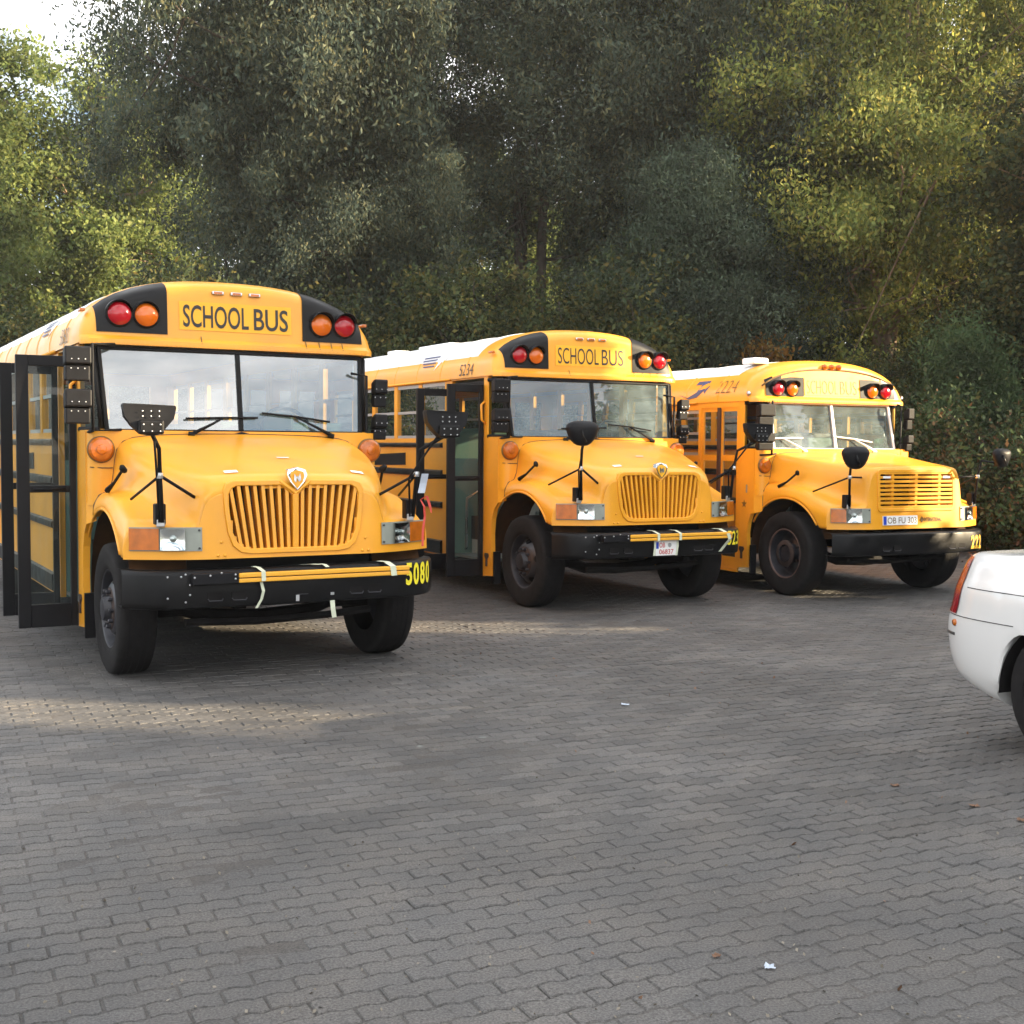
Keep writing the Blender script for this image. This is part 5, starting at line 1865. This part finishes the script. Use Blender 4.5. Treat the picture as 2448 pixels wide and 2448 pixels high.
# unseen hedges added outside the picture on the right, shaped to shade the yard
def occluder(x, y, wx, wy_, h, label, seed):
    e = empty('shade_hedge', (x, y, 0))
    tag(e, label, 'hedge', 'unseen hedge added along the right side to shade the yard')
    g = np.random.default_rng(seed)
    core = []
    for z, f in ((0, .9), (h * .3, 1), (h * .7, 1), (h * .93, .92), (h * 1.0, .4)):
        core.append([(wx * .5 * f * math.cos(t) * (1.0), wy_ * .5 * f * math.copysign(abs(math.sin(t)) ** .5, math.sin(t)), z) for t in np.linspace(0, 2 * math.pi, 18)[:-1]])
    MB().grid(core, closed=True).build('blocker_core', 'leaf_thuja', e)
    MB().tube([(0, 0, -.2), (0, 0, h * .8)], [.15, .05], 7).build('trunk', 'bark_dark', e)
    th = g.uniform(0, 2 * math.pi, 1500)
    cents = np.stack([wx * .5 * np.cos(th), wy_ * .5 * np.sign(np.sin(th)) * np.abs(np.sin(th)) ** .5, g.uniform(0, 1, 1500) * h], 1)
    link('crown', quads('crown', leaf_cloud(cents, 3, (.1, .1, .15), .25, .4, 0, seed), 'leaf_thuja'), None, e)


occluder(14, 3.4, 2.0, 6.3, 5.6, 'long added shade hedge beyond the right edge nearest the camera', 1)
occluder(14, 7.07, 1.6, 1.1, 3.9, 'first low added hedge for a sun band beyond the right edge of the picture', 2)
occluder(14, 8.35, 2.0, 1.5, 6.3, 'medium added shade hedge between the first low gap and the tall hedge', 3)
occluder(14, 9.75, 2.0, 1.6, 7.8, 'tall added shade hedge right before the second low gap', 4)
occluder(14, 11.1, 1.6, 1.1, 3.4, 'second low added hedge for a sun band beyond the right edge of the picture', 5)
occluder(14, 12.65, 2.2, 2.1, 7.6, 'tall added shade hedge right behind the second low gap', 6)
occluder(14, 17.6, 2.0, 8.0, 2.8, 'low added shade hedge at the far end of the right side', 7)

# ------------------------------------------------------------------ litter
def scrap(name, x, y, s, mt, label, cat, seed, up=.02):
    g = np.random.default_rng(seed)
    n = 5
    rows_ = [[(x + (i / n - .5) * s * 1.5 + g.normal(0, s * .08), y + (j / n - .5) * s + g.normal(0, s * .08), .004 + abs(g.normal(0, up))) for i in range(n + 1)] for j in range(n + 1)]
    o = MB().grid(rows_).build(name, mt, None)
    tag(o, label, cat)
    return o


scrap('paper_scrap', .878, 4.05, .022, 'paper', 'crumpled bluish white paper scrap lying on the paving near the camera', 'litter', 1, .007)
scrap('paper_scrap', .779, 8.26, .035, 'paper', 'tiny white paper scrap on the open paving in front of the middle bus', 'litter', 2, .006)
g = np.random.default_rng(21)
N = 700
gy_ = 3.7 + g.uniform(0, 1, N) ** 1.6 * 11
gx_ = g.uniform(-.45, .45, N) * gy_
N2 = 2600
lx_ = g.uniform(-9, 13, N2)
ly_ = np.array([toe(a) for a in lx_]) - np.abs(g.normal(0, 1.1, N2))
o = link('leaf_litter', quads('leaf_litter', leaf_cloud(np.stack([lx_, ly_, np.full(N2, .012)], 1), 1, (.05, .05, .004), .07, .6, 0, 33, .9), 'leaf_dry'), None)
tag(o, kind='stuff')
N3 = 70
sy_ = 3.8 + g.uniform(0, 1, N3) * 12
sx_ = g.uniform(-.1, .45, N3) * sy_
o = link('leaf_bits', quads('leaf_bits', leaf_cloud(np.stack([sx_, sy_, np.full(N3, .006)], 1), 1, (.05, .05, .001), .03, .5, 0, 34, .9), 'leaf_dry'), None)
tag(o, kind='stuff')
o = link('grit', quads('grit', leaf_cloud(np.stack([gx_, gy_, np.full(N, .004)], 1), 1, (.01, .01, .001), .014, .7, 0, 22, .9), 'grit'), None)
tag(o, kind='stuff')
for i, (x, y, lb) in enumerate(((.715, 4.14, 'small orange dry leaf left of the crumpled paper scrap'), (2.28, 5.95, 'brown dry leaf on the paving below the white car'), (2.42, 5.72, 'reddish dry leaf nearest the right edge below the white car'), (2.0, 6.3, 'dull brown leaf on the dark paving left of the white car tyre'))):
    o = scrap('fallen_leaf', x, y, .02 if i == 0 else .032, 'leaf_dry', lb, 'leaf', 10 + i, .006)
    o['group'] = 'fallen leaves on the paving'

# ------------------------------------------------------------------ thin volume added to imitate the veil of the lens
hz_ = bpy.data.materials.new('lens_veil')
hz_.use_nodes = True
t_ = hz_.node_tree
t_.nodes.clear()
ho = t_.nodes.new('ShaderNodeOutputMaterial')
pv = t_.nodes.new('ShaderNodeVolumePrincipled')
pv.inputs['Color'].default_value = (0.93, 0.96, 1.0, 1)
pv.inputs['Density'].default_value = LENS_VEIL
pv.inputs['Anisotropy'].default_value = 0.2
t_.links.new(pv.outputs[0], ho.inputs['Volume'])
M['lens_veil'] = hz_
o = MB().box(-152, 152, -152, 152, -1.1, 20.5).build('lens_veil', 'lens_veil')
tag(o, kind='stuff')
